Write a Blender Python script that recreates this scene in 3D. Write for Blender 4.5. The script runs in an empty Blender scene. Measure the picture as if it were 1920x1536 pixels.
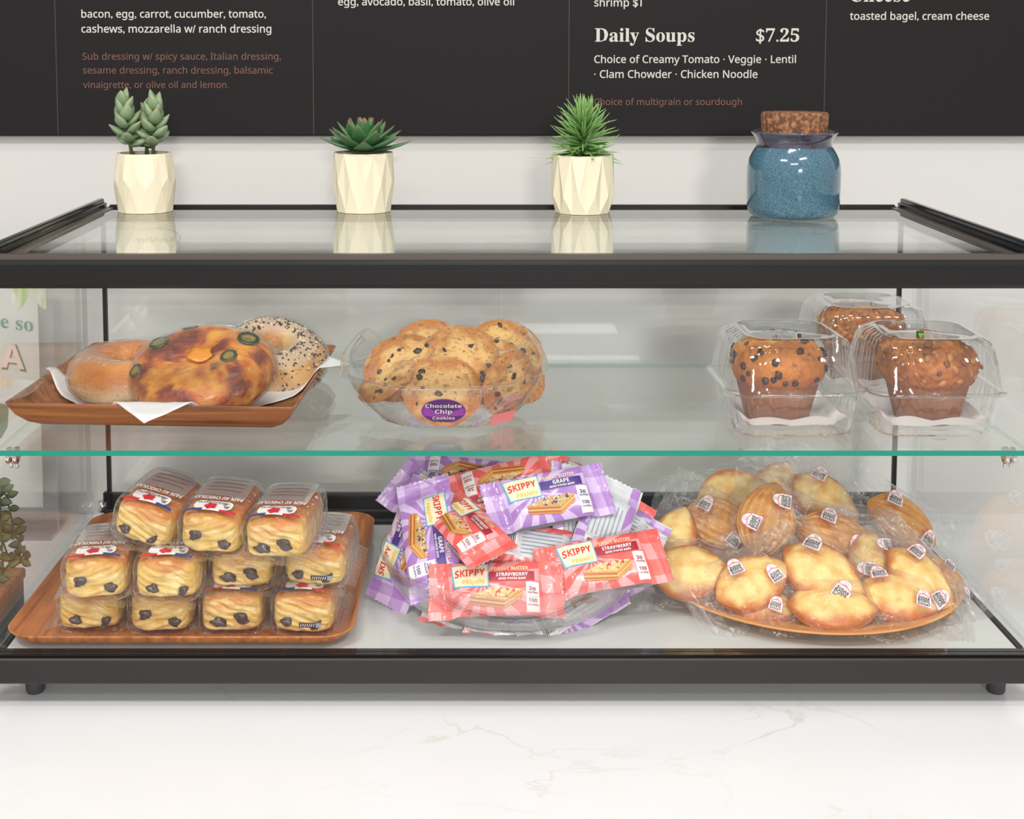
import bpy, math, random
from mathutils import Vector, Matrix, noise
R = math.radians
S = bpy.context.scene
COL = S.collection
# ------------------------------------------------------------------ camera
FP, PX, PY, PITCH = 2558.0, 872.0, 306.487, R(4.99313)
CAMZ, CAMD = 0.60626, 1.2
cd = bpy.data.cameras.new('camera'); cam = bpy.data.objects.new('camera', cd); COL.objects.link(cam)
cam.location = (0, -CAMD, CAMZ); cam.rotation_euler = (R(90) - PITCH, 0, 0)
cd.sensor_width = 36; cd.sensor_fit = 'HORIZONTAL'; cd.lens = 36 * FP / 1920
cd.shift_x = (960 - PX) / 1920; cd.shift_y = -(768 - PY) / 1920
cd.clip_start = 0.05
S.camera = cam
# ------------------------------------------------------------------ world, lights, exposure
S.view_settings.view_transform = 'Standard'; S.view_settings.look = 'None'
S.view_settings.gamma = 1; S.view_settings.use_curve_mapping = False
S.view_settings.exposure = -0.04
try:
    S.cycles.transparent_max_bounces = 48; S.cycles.max_bounces = 10
    S.cycles.glossy_bounces = 6; S.cycles.diffuse_bounces = 4
    S.cycles.use_denoising = True
    S.cycles.sample_clamp_indirect = 4
except Exception: pass
W = bpy.data.worlds.new('room_light'); S.world = W; W.use_nodes = True
bg = W.node_tree.nodes['Background']; bg.inputs[0].default_value = (1.0, 0.99, 0.978, 1); bg.inputs[1].default_value = 0.54

def area(name, loc, target, sx, sy, power, col=(1, .982, .962)):
    l = bpy.data.lights.new(name, 'AREA'); l.shape = 'RECTANGLE'; l.size = sx; l.size_y = sy
    l.energy = power; l.color = col
    o = bpy.data.objects.new(name, l); COL.objects.link(o); o.location = loc
    d = Vector(target) - Vector(loc)
    o.rotation_euler = d.to_track_quat('-Z', 'Y').to_euler()
    return o
area('ceiling_or_added_light', (-0.95, -1.15, 1.95), (0.0, 0.25, 0.2), 0.60, 0.09, 18.5)
area('ceiling_or_added_light', (0.75, -1.25, 1.95), (0.05, 0.25, 0.2), 0.60, 0.09, 16)
area('ceiling_or_added_light', (0.05, -0.50, 2.0), (0.05, 0.2, 0.1), 0.50, 0.08, 7.5)
area('ceiling_or_added_light', (-0.2, -2.3, 1.9), (0.0, 0.2, 0.2), 0.90, 0.12, 10)  # added lamp, further out, to put glints on the front faces of the wraps
area('ceiling_or_added_light', (0.68, -7.26, 1.8), (0.68, -7.26, 0.0), 0.70, 0.32, 480)
area('ceiling_or_added_light', (0.78, -6.36, 1.8), (0.78, -6.36, 0.0), 0.60, 0.18, 290)

# ------------------------------------------------------------------ pixel -> place helpers (camera model)
cP, sP = math.cos(PITCH), math.sin(PITCH)
def ray(u, v):
    a = (u - PX) / FP; b = (v - PY) / FP
    return Vector((a, cP - b * sP, -b * cP - sP))
def aty(u, v, y):
    r = ray(u, v); return r * ((y + CAMD) / r.y) + Vector((0, -CAMD, CAMZ))
def atz(u, v, z):
    r = ray(u, v); return r * ((z - CAMZ) / r.z) + Vector((0, -CAMD, CAMZ))
def frame(p, elev, az=0, phi=0):
    e, a, f = R(elev), R(az), R(phi)
    n = Vector((math.sin(a) * math.cos(e), -math.cos(a) * math.cos(e), math.sin(e)))
    r0 = Vector((math.cos(a), math.sin(a), 0)); u0 = n.cross(r0)
    x = r0 * math.cos(f) + u0 * math.sin(f); y = n.cross(x)
    m = Matrix((x, y, n)).transposed().to_4x4(); m.translation = p
    return m
def N(x, y=0, z=0): return noise.noise(Vector((x, y, z)))
def FB(x, y, z, o=4): return noise.fractal(Vector((x, y, z)), 1.0, 2.0, o)
def sstep(a, b, x):
    t = max(0, min(1, (x - a) / (b - a))); return t * t * (3 - 2 * t)
def mix(a, b, t): return tuple(a[i] + (b[i] - a[i]) * t for i in range(3))
def srgb(r, g, b):
    f = lambda c: (c / 255 / 12.92) if c / 255 <= .04045 else ((c / 255 + .055) / 1.055) ** 2.4
    return (f(r), f(g), f(b))

# ------------------------------------------------------------------ materials
def newmat(name):
    m = bpy.data.materials.new(name); m.use_nodes = True
    nt = m.node_tree; return m, nt, nt.nodes, nt.links, nt.nodes['Principled BSDF']
def add_noise_bump(nt, b, scale, strength, dist=.001, stretch=None, detail=4):
    tc = nt.nodes.new('ShaderNodeTexCoord'); n = nt.nodes.new('ShaderNodeTexNoise')
    n.inputs['Scale'].default_value = scale; n.inputs['Detail'].default_value = detail
    src = tc.outputs['Object']
    if stretch:
        mp = nt.nodes.new('ShaderNodeMapping'); mp.inputs['Scale'].default_value = stretch
        nt.links.new(src, mp.inputs[0]); src = mp.outputs[0]
    nt.links.new(src, n.inputs['Vector'])
    bp = nt.nodes.new('ShaderNodeBump'); bp.inputs['Strength'].default_value = strength; bp.inputs['Distance'].default_value = dist
    nt.links.new(n.outputs['Fac'], bp.inputs['Height'])
    if b is not None: nt.links.new(bp.outputs[0], b.inputs['Normal'])
    return bp
def plain(name, col, rough=.5, metal=0, spec=.5, bump=None, coat=0):
    m, nt, ns, lk, b = newmat(name)
    b.inputs['Base Color'].default_value = (*col, 1); b.inputs['Roughness'].default_value = rough
    b.inputs['Metallic'].default_value = metal; b.inputs['Specular IOR Level'].default_value = spec
    b.inputs['Coat Weight'].default_value = coat; b.inputs['Coat Roughness'].default_value = .12
    if bump: add_noise_bump(nt, b, *bump)
    return m
def attr(name, rough=.6, bump=None, coat=0, sss=0, speck=None):
    """colour comes from the mesh's own colour attribute (crust, crumb, leaf tips)"""
    m, nt, ns, lk, b = newmat(name)
    a = ns.new('ShaderNodeAttribute'); a.attribute_name = 'col'
    out = a.outputs['Color']
    if speck:
        sc, c2, lo, hi = speck
        tc = ns.new('ShaderNodeTexCoord'); n = ns.new('ShaderNodeTexNoise'); n.inputs['Scale'].default_value = sc; n.inputs['Detail'].default_value = 3
        lk.new(tc.outputs['Object'], n.inputs['Vector'])
        r = ns.new('ShaderNodeMapRange'); r.inputs['From Min'].default_value = lo; r.inputs['From Max'].default_value = hi
        lk.new(n.outputs['Fac'], r.inputs['Value'])
        mx = ns.new('ShaderNodeMix'); mx.data_type = 'RGBA'; lk.new(r.outputs[0], mx.inputs['Factor'])
        lk.new(out, mx.inputs['A']); mx.inputs['B'].default_value = (*c2, 1); out = mx.outputs['Result']
    lk.new(out, b.inputs['Base Color']); b.inputs['Roughness'].default_value = rough
    b.inputs['Coat Weight'].default_value = coat; b.inputs['Coat Roughness'].default_value = .2
    b.inputs['Subsurface Weight'].default_value = sss; b.inputs['Subsurface Radius'].default_value = (.004, .002, .001)
    if bump: add_noise_bump(nt, b, *bump)
    return m
def clear(name, tint=(1, 1, 1), f0=.04, rough=0.0, bump=None, haze=0.0, power=5, gl=(1, 1, 1)):
    """thin transparent sheet: straight-through light plus angle-dependent mirror reflection and a little haze"""
    m, nt, ns, lk, b = newmat(name); ns.remove(b); out = ns['Material Output']
    lw = ns.new('ShaderNodeLayerWeight'); lw.inputs['Blend'].default_value = .5
    pw = ns.new('ShaderNodeMath'); pw.operation = 'POWER'; pw.inputs[1].default_value = power
    ma = ns.new('ShaderNodeMath'); ma.operation = 'MULTIPLY_ADD'; ma.inputs[1].default_value = 1 - f0; ma.inputs[2].default_value = f0
    lk.new(lw.outputs['Facing'], pw.inputs[0]); lk.new(pw.outputs[0], ma.inputs[0])
    t = ns.new('ShaderNodeBsdfTransparent'); t.inputs[0].default_value = (*tint, 1)
    g = ns.new('ShaderNodeBsdfGlossy'); g.inputs['Roughness'].default_value = rough; g.inputs[0].default_value = (*gl, 1)
    if bump:
        bp = add_noise_bump(nt, None, *bump); lk.new(bp.outputs[0], g.inputs['Normal'])
    src = t.outputs[0]
    if haze:
        d = ns.new('ShaderNodeBsdfDiffuse'); d.inputs[0].default_value = (.9, .9, .9, 1)
        m2 = ns.new('ShaderNodeMixShader'); m2.inputs[0].default_value = haze
        lk.new(t.outputs[0], m2.inputs[1]); lk.new(d.outputs[0], m2.inputs[2]); src = m2.outputs[0]
    mx = ns.new('ShaderNodeMixShader'); lk.new(ma.outputs[0], mx.inputs[0]); lk.new(src, mx.inputs[1]); lk.new(g.outputs[0], mx.inputs[2])
    lk.new(mx.outputs[0], out.inputs['Surface'])
    return m
def wood(name, c1, c2, c3, stretch=(3, 40, 40), rough=.42):
    m, nt, ns, lk, b = newmat(name)
    tc = ns.new('ShaderNodeTexCoord'); mp = ns.new('ShaderNodeMapping'); mp.inputs['Scale'].default_value = stretch
    n = ns.new('ShaderNodeTexNoise'); n.inputs['Scale'].default_value = 2.2; n.inputs['Detail'].default_value = 8; n.inputs['Distortion'].default_value = 1.2
    rp = ns.new('ShaderNodeValToRGB'); e = rp.color_ramp.elements
    e[0].position = .3; e[0].color = (*c1, 1); e[1].position = .72; e[1].color = (*c3, 1)
    k = e.new(.5); k.color = (*c2, 1)
    lk.new(tc.outputs['Object'], mp.inputs[0]); lk.new(mp.outputs[0], n.inputs['Vector']); lk.new(n.outputs['Fac'], rp.inputs[0])
    lk.new(rp.outputs[0], b.inputs['Base Color']); b.inputs['Roughness'].default_value = rough
    bp = ns.new('ShaderNodeBump'); bp.inputs['Strength'].default_value = .12; bp.inputs['Distance'].default_value = .001
    lk.new(n.outputs['Fac'], bp.inputs['Height']); lk.new(bp.outputs[0], b.inputs['Normal'])
    return m
def two_tone(name, c1, c2, scale, lo, hi, rough=.4, coat=0, detail=3, bumps=0, stretch=None):
    m, nt, ns, lk, b = newmat(name)
    tc = ns.new('ShaderNodeTexCoord'); n = ns.new('ShaderNodeTexNoise'); n.inputs['Scale'].default_value = scale; n.inputs['Detail'].default_value = detail
    src = tc.outputs['Object']
    if stretch:
        mp = ns.new('ShaderNodeMapping'); mp.inputs['Scale'].default_value = stretch; lk.new(src, mp.inputs[0]); src = mp.outputs[0]
    lk.new(src, n.inputs['Vector'])
    rp = ns.new('ShaderNodeValToRGB'); e = rp.color_ramp.elements
    e[0].position = lo; e[0].color = (*c1, 1); e[1].position = hi; e[1].color = (*c2, 1)
    lk.new(n.outputs['Fac'], rp.inputs[0]); lk.new(rp.outputs[0], b.inputs['Base Color'])
    b.inputs['Roughness'].default_value = rough; b.inputs['Coat Weight'].default_value = coat; b.inputs['Coat Roughness'].default_value = .04
    if bumps:
        bp = ns.new('ShaderNodeBump'); bp.inputs['Strength'].default_value = bumps; bp.inputs['Distance'].default_value = .001
        lk.new(n.outputs['Fac'], bp.inputs['Height']); lk.new(bp.outputs[0], b.inputs['Normal'])
    return m

# ------------------------------------------------------------------ mesh builder
class MB:
    def __init__(s): s.v = []; s.f = []; s.m = []; s.s = []; s.c = []; s.hc = False
    def add(s, vs, fs, mat=0, smooth=True, col=None):
        o = len(s.v); s.v += [tuple(p) for p in vs]
        if col is None: s.c += [(.8, .8, .8)] * len(vs)
        else:
            s.hc = True
            s.c += (list(col) if isinstance(col, list) else [col] * len(vs))
        for f in fs:
            s.f.append(tuple(i + o for i in f)); s.m.append(mat); s.s.append(smooth)
    def box(s, x0, x1, y0, y1, z0, z1, mat=0, bev=0, side=None, col=None):
        if bev <= 0:
            vs = [(x, y, z) for z in (z0, z1) for y in (y0, y1) for x in (x0, x1)]
            fs = [(0, 2, 3, 1), (4, 5, 7, 6), (0, 1, 5, 4), (2, 6, 7, 3), (0, 4, 6, 2), (1, 3, 7, 5)]
            if side is None: s.add(vs, fs, mat, False, col)
            else:
                s.add(vs, fs[:2], mat, False, col); s.add(vs, fs[2:], side, False, col)
        else:
            hx, hy, hz = (x1 - x0) / 2, (y1 - y0) / 2, (z1 - z0) / 2; c = Vector(((x0 + x1) / 2, (y0 + y1) / 2, (z0 + z1) / 2))
            vs = []; idx = {}
            for sx in (-1, 1):
                for sy in (-1, 1):
                    for sz in (-1, 1):
                        for k in range(3):
                            p = [sx * (hx - bev), sy * (hy - bev), sz * (hz - bev)]; p[k] = (sx, sy, sz)[k] * (hx, hy, hz)[k]
                            idx[sx, sy, sz, k] = len(vs); vs.append(c + Vector(p))
            fs = []
            for k in range(3):
                a, b = (k + 1) % 3, (k + 2) % 3
                for sk in (-1, 1):
                    q = []
                    for (sa, sb) in ((-1, -1), (1, -1), (1, 1), (-1, 1)):
                        t = [0, 0, 0]; t[k] = sk; t[a] = sa; t[b] = sb; q.append(idx[t[0], t[1], t[2], k])
                    fs.append(tuple(q if sk > 0 else q[::-1]))
                for sa in (-1, 1):
                    for sb in (-1, 1):
                        q = []
                        for (kk, sk) in ((a, -1), (a, 1), (b, 1), (b, -1)):
                            t = [0, 0, 0]; t[k] = sk; t[a] = sa; t[b] = sb; q.append(idx[t[0], t[1], t[2], kk])
                        fs.append(tuple(q))
            for sx in (-1, 1):
                for sy in (-1, 1):
                    for sz in (-1, 1): fs.append(tuple(idx[sx, sy, sz, k] for k in range(3)))
            s.add(vs, fs, mat, False, col)
    def lathe(s, prof, n=48, mat=0, smooth=True, cap0=False, cap1=False, rfn=None, col=None, ctr=(0, 0)):
        vs = []
        for (r, z) in prof:
            for i in range(n):
                a = 2 * math.pi * i / n; rr = r * (rfn(a, z) if rfn else 1)
                vs.append((ctr[0] + rr * math.cos(a), ctr[1] + rr * math.sin(a), z))
        fs = [(j * n + i, j * n + (i + 1) % n, (j + 1) * n + (i + 1) % n, (j + 1) * n + i) for j in range(len(prof) - 1) for i in range(n)]
        if cap0: fs.append(tuple(range(n))[::-1])
        if cap1: fs.append(tuple((len(prof) - 1) * n + i for i in range(n)))
        s.add(vs, fs, mat, smooth, col)
    def rings(s, rings, mat=0, smooth=True, closed=True, cap0=False, cap1=False, col=None):
        n = len(rings[0]); vs = [p for r in rings for p in r]; k = n if closed else n - 1
        fs = [(j * n + i, j * n + (i + 1) % n, (j + 1) * n + (i + 1) % n, (j + 1) * n + i) for j in range(len(rings) - 1) for i in range(k)]
        if cap0: fs.append(tuple(range(n))[::-1])
        if cap1: fs.append(tuple((len(rings) - 1) * n + i for i in range(n)))
        s.add(vs, fs, mat, smooth, col)
    def grid(s, fn, nu, nv, mat=0, smooth=True, colfn=None, flip=False, wrapu=False):
        vs = []; cs = []
        for j in range(nv + 1):
            for i in range(nu if wrapu else nu + 1):
                p = fn(i / nu, j / nv); vs.append(p)
                if colfn: cs.append(colfn(i / nu, j / nv, p))
        w = nu if wrapu else nu + 1
        fs = []
        for j in range(nv):
            for i in range(nu):
                q = (j * w + i, j * w + (i + 1) % w, (j + 1) * w + (i + 1) % w, (j + 1) * w + i)
                fs.append(q[::-1] if flip else q)
        s.add(vs, fs, mat, smooth, cs if colfn else None)
    def tube(s, pts, r, n=8, mat=0, col=None):
        pts = [Vector(p) for p in pts]; rings = []
        up = Vector((0, 0, 1))
        for i, p in enumerate(pts):
            d = (pts[min(i + 1, len(pts) - 1)] - pts[max(i - 1, 0)]).normalized()
            a = d.cross(up)
            if a.length < 1e-3: a = d.cross(Vector((1, 0, 0)))
            a.normalize(); b = d.cross(a); rr = r[i] if isinstance(r, (list, tuple)) else r
            rings.append([p + (a * math.cos(t) + b * math.sin(t)) * rr for t in [2 * math.pi * k / n for k in range(n)]])
        s.rings(rings, mat, True, True, True, True, col)
    def blob(s, c, r, n=8, m=6, mat=0, col=None, rot=None, jag=0, seed=0):
        vs = []; fs = []
        for j in range(m + 1):
            th = math.pi * j / m
            for i in range(n):
                ph = 2 * math.pi * i / n
                d = Vector((math.sin(th) * math.cos(ph), math.sin(th) * math.sin(ph), math.cos(th)))
                k = 1 + (jag * N(d.x * 1.3 + seed, d.y * 1.3, d.z * 1.3 - seed) if jag else 0)
                p = Vector((d.x * r[0], d.y * r[1], d.z * r[2])) * k
                if rot: p = rot @ p
                vs.append(Vector(c) + p)
        fs = [(j * n + i, (j + 1) * n + i, (j + 1) * n + (i + 1) % n, j * n + (i + 1) % n) for j in range(m) for i in range(n)]
        s.add(vs, fs, mat, True, col)
    def poly(s, pts, mat=0, col=None): s.add(pts, [tuple(range(len(pts)))], mat, False, col)
    def text(s, t, style, fit, mapfn, mat=0, just='L', h=None):
        """fit = width; lettering lies in the local plane and is mapped onto a surface by mapfn(x, y)"""
        vs, fs, w, ch = glyphs(t, style)
        kx = fit / w if fit else h / ch; ky = h / ch if h else kx
        ox = 0 if just == 'L' else (-w / 2 if just == 'C' else -w)
        s.add([mapfn((x + ox) * kx, y * ky) for x, y in vs], fs, mat, False)
    def mesh(s, name, mats):
        me = bpy.data.meshes.new(name); me.from_pydata(s.v, [], s.f)
        for m in mats: me.materials.append(m)
        me.polygons.foreach_set('material_index', s.m); me.polygons.foreach_set('use_smooth', s.s)
        if s.hc:
            a = me.color_attributes.new('col', 'FLOAT_COLOR', 'POINT')
            a.data.foreach_set('color', [x for c in s.c for x in (c[0], c[1], c[2], 1)])
        me.update(); return me
    def build(s, name, mats, parent=None, mw=None):
        if not isinstance(mats, (list, tuple)): mats = [mats]
        o = bpy.data.objects.new(name, s.mesh(name, mats)); COL.objects.link(o)
        if parent: o.parent = parent
        if mw is not None: o.matrix_basis = mw
        return o
_gl = {}
def glyphs(t, style):
    if (t, style) in _gl: return _gl[t, style]
    tab = {'serif': (0x1D400, 0x1D41A, 0x1D7CE), 'sansb': (0x1D5D4, 0x1D5EE, 0x1D7EC), 'sans': (0x1D5A0, 0x1D5BA, 0), 'script': (0x1D4D0, 0x1D4EA, 0)}
    b = ''
    for ch in t:
        if style in tab:
            A, a, d = tab[style]
            if 'A' <= ch <= 'Z': ch = chr(A + ord(ch) - 65)
            elif 'a' <= ch <= 'z': ch = chr(a + ord(ch) - 97)
            elif ch.isdigit() and d: ch = chr(d + ord(ch) - 48)
        b += ch
    cu = bpy.data.curves.new('t', 'FONT'); cu.body = b; cu.resolution_u = 2; cu.offset = .012 if style == 'sans' else .004
    o = bpy.data.objects.new('t', cu); COL.objects.link(o)
    dg = bpy.context.evaluated_depsgraph_get(); me = o.evaluated_get(dg).to_mesh()
    vs = [(v.co.x, v.co.y) for v in me.vertices]; fs = [tuple(p.vertices) for p in me.polygons]
    o.evaluated_get(dg).to_mesh_clear(); bpy.data.objects.remove(o); bpy.data.curves.remove(cu)
    x0 = min(p[0] for p in vs); w = max(p[0] for p in vs) - x0
    vs = [(x - x0, y) for x, y in vs]
    _gl[t, style] = (vs, fs, w, .7); return _gl[t, style]
def rrect(hx, hy, r, n=6):
    """rounded rectangle outline, counter-clockwise"""
    o = []
    for (cx, cy, a0) in ((hx - r, hy - r, 0), (-hx + r, hy - r, 90), (-hx + r, -hy + r, 180), (hx - r, -hy + r, 270)):
        for k in range(n + 1):
            a = R(a0 + 90 * k / n); o.append((cx + r * math.cos(a), cy + r * math.sin(a)))
    return o
def resample(o, n):
    o = [Vector((*p, 0)) for p in o]; L = [0]
    for i in range(len(o)): L.append(L[-1] + (o[(i + 1) % len(o)] - o[i]).length)
    out = []; j = 0
    for k in range(n):
        t = L[-1] * k / n
        while L[j + 1] < t: j += 1
        f = (t - L[j]) / max(1e-9, L[j + 1] - L[j]); p = o[j].lerp(o[(j + 1) % len(o)], f); out.append((p.x, p.y))
    return out
# ------------------------------------------------------------------ naming
def tag(o, label=None, cat=None, group=None, kind=None):
    if label: o['label'] = label
    if cat: o['category'] = cat
    if group: o['group'] = group
    if kind: o['kind'] = kind
    return o
def thing(name, label, cat, mw=None, group=None):
    o = bpy.data.objects.new(name, None); COL.objects.link(o); o.empty_display_size = .02
    if mw is not None: o.matrix_basis = mw if isinstance(mw, Matrix) else Matrix.Translation(mw)
    return tag(o, label, cat, group)
def dup(root, mw, label, group=None):
    c = root.copy(); COL.objects.link(c); c.matrix_basis = mw; c['label'] = label
    if group: c['group'] = group
    for ch in list(root.children):
        k = ch.copy(); COL.objects.link(k); k.parent = c
        for g in list(ch.children):
            q = g.copy(); COL.objects.link(q); q.parent = k
    return c
# ================================================================== SETTING
YW = 0.52                      # wall plane behind the case
CX, HW = 0.043, 0.4785         # case centre line and half width
DEP, ZD, ZS, ZT = 0.375, 0.05, 0.236, 0.418
M_wall = plain('wall_paint', srgb(203, 201, 197), .7, bump=(120, .05, .0005))
def vein_mat():
    m, nt, ns, lk, b = newmat('quartz')
    tc = ns.new('ShaderNodeTexCoord'); mp = ns.new('ShaderNodeMapping'); mp.inputs['Scale'].default_value = (1.6, 2.6, 1); mp.inputs['Rotation'].default_value = (0, 0, R(24))
    n = ns.new('ShaderNodeTexNoise'); n.inputs['Scale'].default_value = 3.1; n.inputs['Detail'].default_value = 5; n.inputs['Distortion'].default_value = .9
    sb = ns.new('ShaderNodeMath'); sb.operation = 'SUBTRACT'; sb.inputs[1].default_value = .5
    ab = ns.new('ShaderNodeMath'); ab.operation = 'ABSOLUTE'
    rp = ns.new('ShaderNodeMapRange'); rp.inputs['From Min'].default_value = .0; rp.inputs['From Max'].default_value = .012; rp.inputs['To Min'].default_value = .5; rp.inputs['To Max'].default_value = 0
    n2 = ns.new('ShaderNodeTexNoise'); n2.inputs['Scale'].default_value = 5
    r2 = ns.new('ShaderNodeMapRange'); r2.inputs['From Min'].default_value = .5; r2.inputs['From Max'].default_value = .68
    ml = ns.new('ShaderNodeMath'); ml.operation = 'MULTIPLY'
    mx = ns.new('ShaderNodeMix'); mx.data_type = 'RGBA'; mx.inputs['A'].default_value = (*srgb(230, 230, 230), 1); mx.inputs['B'].default_value = (*srgb(205, 190, 172), 1)
    lk.new(tc.outputs['Object'], mp.inputs[0]); lk.new(mp.outputs[0], n.inputs['Vector']); lk.new(n.outputs['Fac'], sb.inputs[0]); lk.new(sb.outputs[0], ab.inputs[0]); lk.new(ab.outputs[0], rp.inputs['Value'])
    lk.new(tc.outputs['Object'], n2.inputs['Vector']); lk.new(n2.outputs['Fac'], r2.inputs['Value']); lk.new(rp.outputs[0], ml.inputs[0]); lk.new(r2.outputs[0], ml.inputs[1])
    lk.new(ml.outputs[0], mx.inputs['Factor']); lk.new(mx.outputs['Result'], b.inputs['Base Color']); b.inputs['Roughness'].default_value = .22
    return m
b = MB(); b.box(-2.2, 2.2, YW, YW + .1, -.03, 1.6); tag(b.build('wall_back', M_wall), kind='structure')
b = MB(); b.box(-2.2, 2.2, -.32, YW, -.03, 0)
tag(b.build('countertop', vein_mat()), 'white quartz countertop with faint tan veins under the display case', 'countertop', kind='structure')
# ------------------------------------------------------------------ menu board
M_board = plain('board_charcoal', srgb(26, 24, 24), .6, spec=.2)
M_white = plain('print_white', srgb(226, 222, 214), .6)
M_btext = plain('board_text', srgb(196, 192, 184), .6)
M_brown = plain('print_brown', srgb(104, 66, 56), .6)
M_seam = plain('board_seam', srgb(46, 42, 41), .6)
YB = YW - .014
zb = aty(870, 255, YB).z
t = thing('menu_board', 'long charcoal menu board with white lettering on the wall behind the case', 'menu board', (0, YB, zb))
b = MB(); b.box(-1.2, 1.2, 0, .0135, 0, .6, 0, .0015); b.build('panel', M_board, t)
for px in (108, 588, 1066, 1545):
    x = aty(px, 200, YB).x; b = MB(); b.box(x - .0007, x + .0007, -.0006, 0, .0015, .6); b.build('seam', M_seam, t)
def bt(s, style, x0, bl, x1, m, h=None):
    p = aty(x0, bl, YB); q = aty(x1, bl, YB); b = MB()
    b.text(s, style, q.x - p.x, lambda x, y: (p.x + x, -.0009, p.z - zb + y), 0, 'L', h)
    b.build('menu_text', m, t)
for a in [('bacon, egg, carrot, cucumber, tomato,', 'sans', 153, 33, 499, M_btext), ('cashews, mozzarella w/ ranch dressing', 'sans', 153, 61, 509, M_btext),
          ('Sub dressing w/ spicy sauce, Italian dressing,', 'sans', 155, 112, 527, M_brown), ('sesame dressing, ranch dressing, balsamic', 'sans', 156, 138, 512, M_brown),
          ('vinaigrette, or olive oil and lemon.', 'sans', 156, 165, 429, M_brown), ('egg, avocado, basil, tomato, olive oil', 'sans', 634, 10, 964, M_btext),
          ('shrimp $1', 'sans', 1114, 12, 1203, M_btext), ('Daily Soups', 'serif', 1115, 78, 1302, M_btext), ('$7.25', 'serif', 1417, 78, 1498, M_btext),
          ('Choice of Creamy Tomato \u00b7 Veggie \u00b7 Lentil', 'sans', 1114, 118, 1492, M_btext), ('\u00b7 Clam Chowder \u00b7 Chicken Noodle', 'sans', 1114, 146, 1420, M_btext),
          ('Choice of multigrain or sourdough', 'sans', 1114, 197, 1391, M_brown), ('Cheese', 'serif', 1593, 3, 1706, M_btext), ('toasted bagel, cream cheese', 'sans', 1593, 37, 1854, M_btext)]:
    bt(*a)
# ------------------------------------------------------------------ display case
M_blk = plain('black_aluminium', srgb(24, 21, 21), .45, spec=.3, bump=(900, .04, .0004))
M_gloss = plain('black_gloss', (.004, .004, .004), .08)
M_ledge = plain('dark_bronze_edge', srgb(86, 76, 70), .3)
M_alu = plain('black_anodised', (.03, .03, .032), .16, metal=.6)
M_chrome = plain('chrome', (.8, .77, .75), .12, metal=1)
M_foot = plain('grey_rubber', srgb(70, 68, 72), .45)
M_pane = clear('pane_glass', (.984, .994, .989), f0=.035)
M_top = clear('top_glass', (.95, .98, .966), f0=.045)
M_front = clear('front_glass', (.995, .998, .996), f0=.02)
M_edge, _nt, _ns, _lk, _b = newmat('green_glass_edge')
_b.inputs['Base Color'].default_value = (*srgb(0, 140, 116), 1); _b.inputs['Roughness'].default_value = .12; _b.inputs['Coat Weight'].default_value = .4
M_edge2 = clear('pale_glass_edge', (.62, .78, .72), f0=.08)
case = thing('display_case', 'black framed glass countertop bakery display case', 'display case', (CX, 0, 0))
X0, X1 = -HW - .009, HW + .009
zf = .389
b = MB(); b.box(X0, X1, 0, .020, zf, ZT - .003, 0, .004); b.build('front_top_rail', M_blk, case)
b = MB(); b.box(X0 + .004, X1 - .004, .004, .0125, ZT - .005, ZT + .0015); b.build('glass_trim', M_ledge, case)
b = MB(); b.box(X0, X1, 0, .018, .0235, .0475, 0, .0015); b.build('front_bottom_rail', plain('grey_painted_rail', srgb(28, 25, 24), .5, bump=(900, .05, .0004)), case)
b = MB(); b.box(X0, X1, .0035, .009, .047, .0502); b.box(X0, X1, .0105, .0165, .047, .0502); b.box(X0, X1, .009, .0105, .046, .0485); b.build('front_channel', M_gloss, case)
b = MB()
b.box(-.4665, .4665, DEP - .012, DEP, .024, .079, 0, .002); b.box(-.466, .466, DEP - .022, DEP - .012, .05, .064, 0, .002); b.box(-.466, .466, DEP - .033, DEP - .022, .05, .056, 0, .002)
b.build('back_bottom_rail', M_blk, case)
b = MB(); b.box(-.455, .455, DEP - .012, DEP, .402, ZT - .001, 0, .002); b.box(-.455, .455, DEP - .007, DEP - .001, ZT - .001, ZT + .003, 0, .001); b.build('back_top_rail', M_blk, case)
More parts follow.
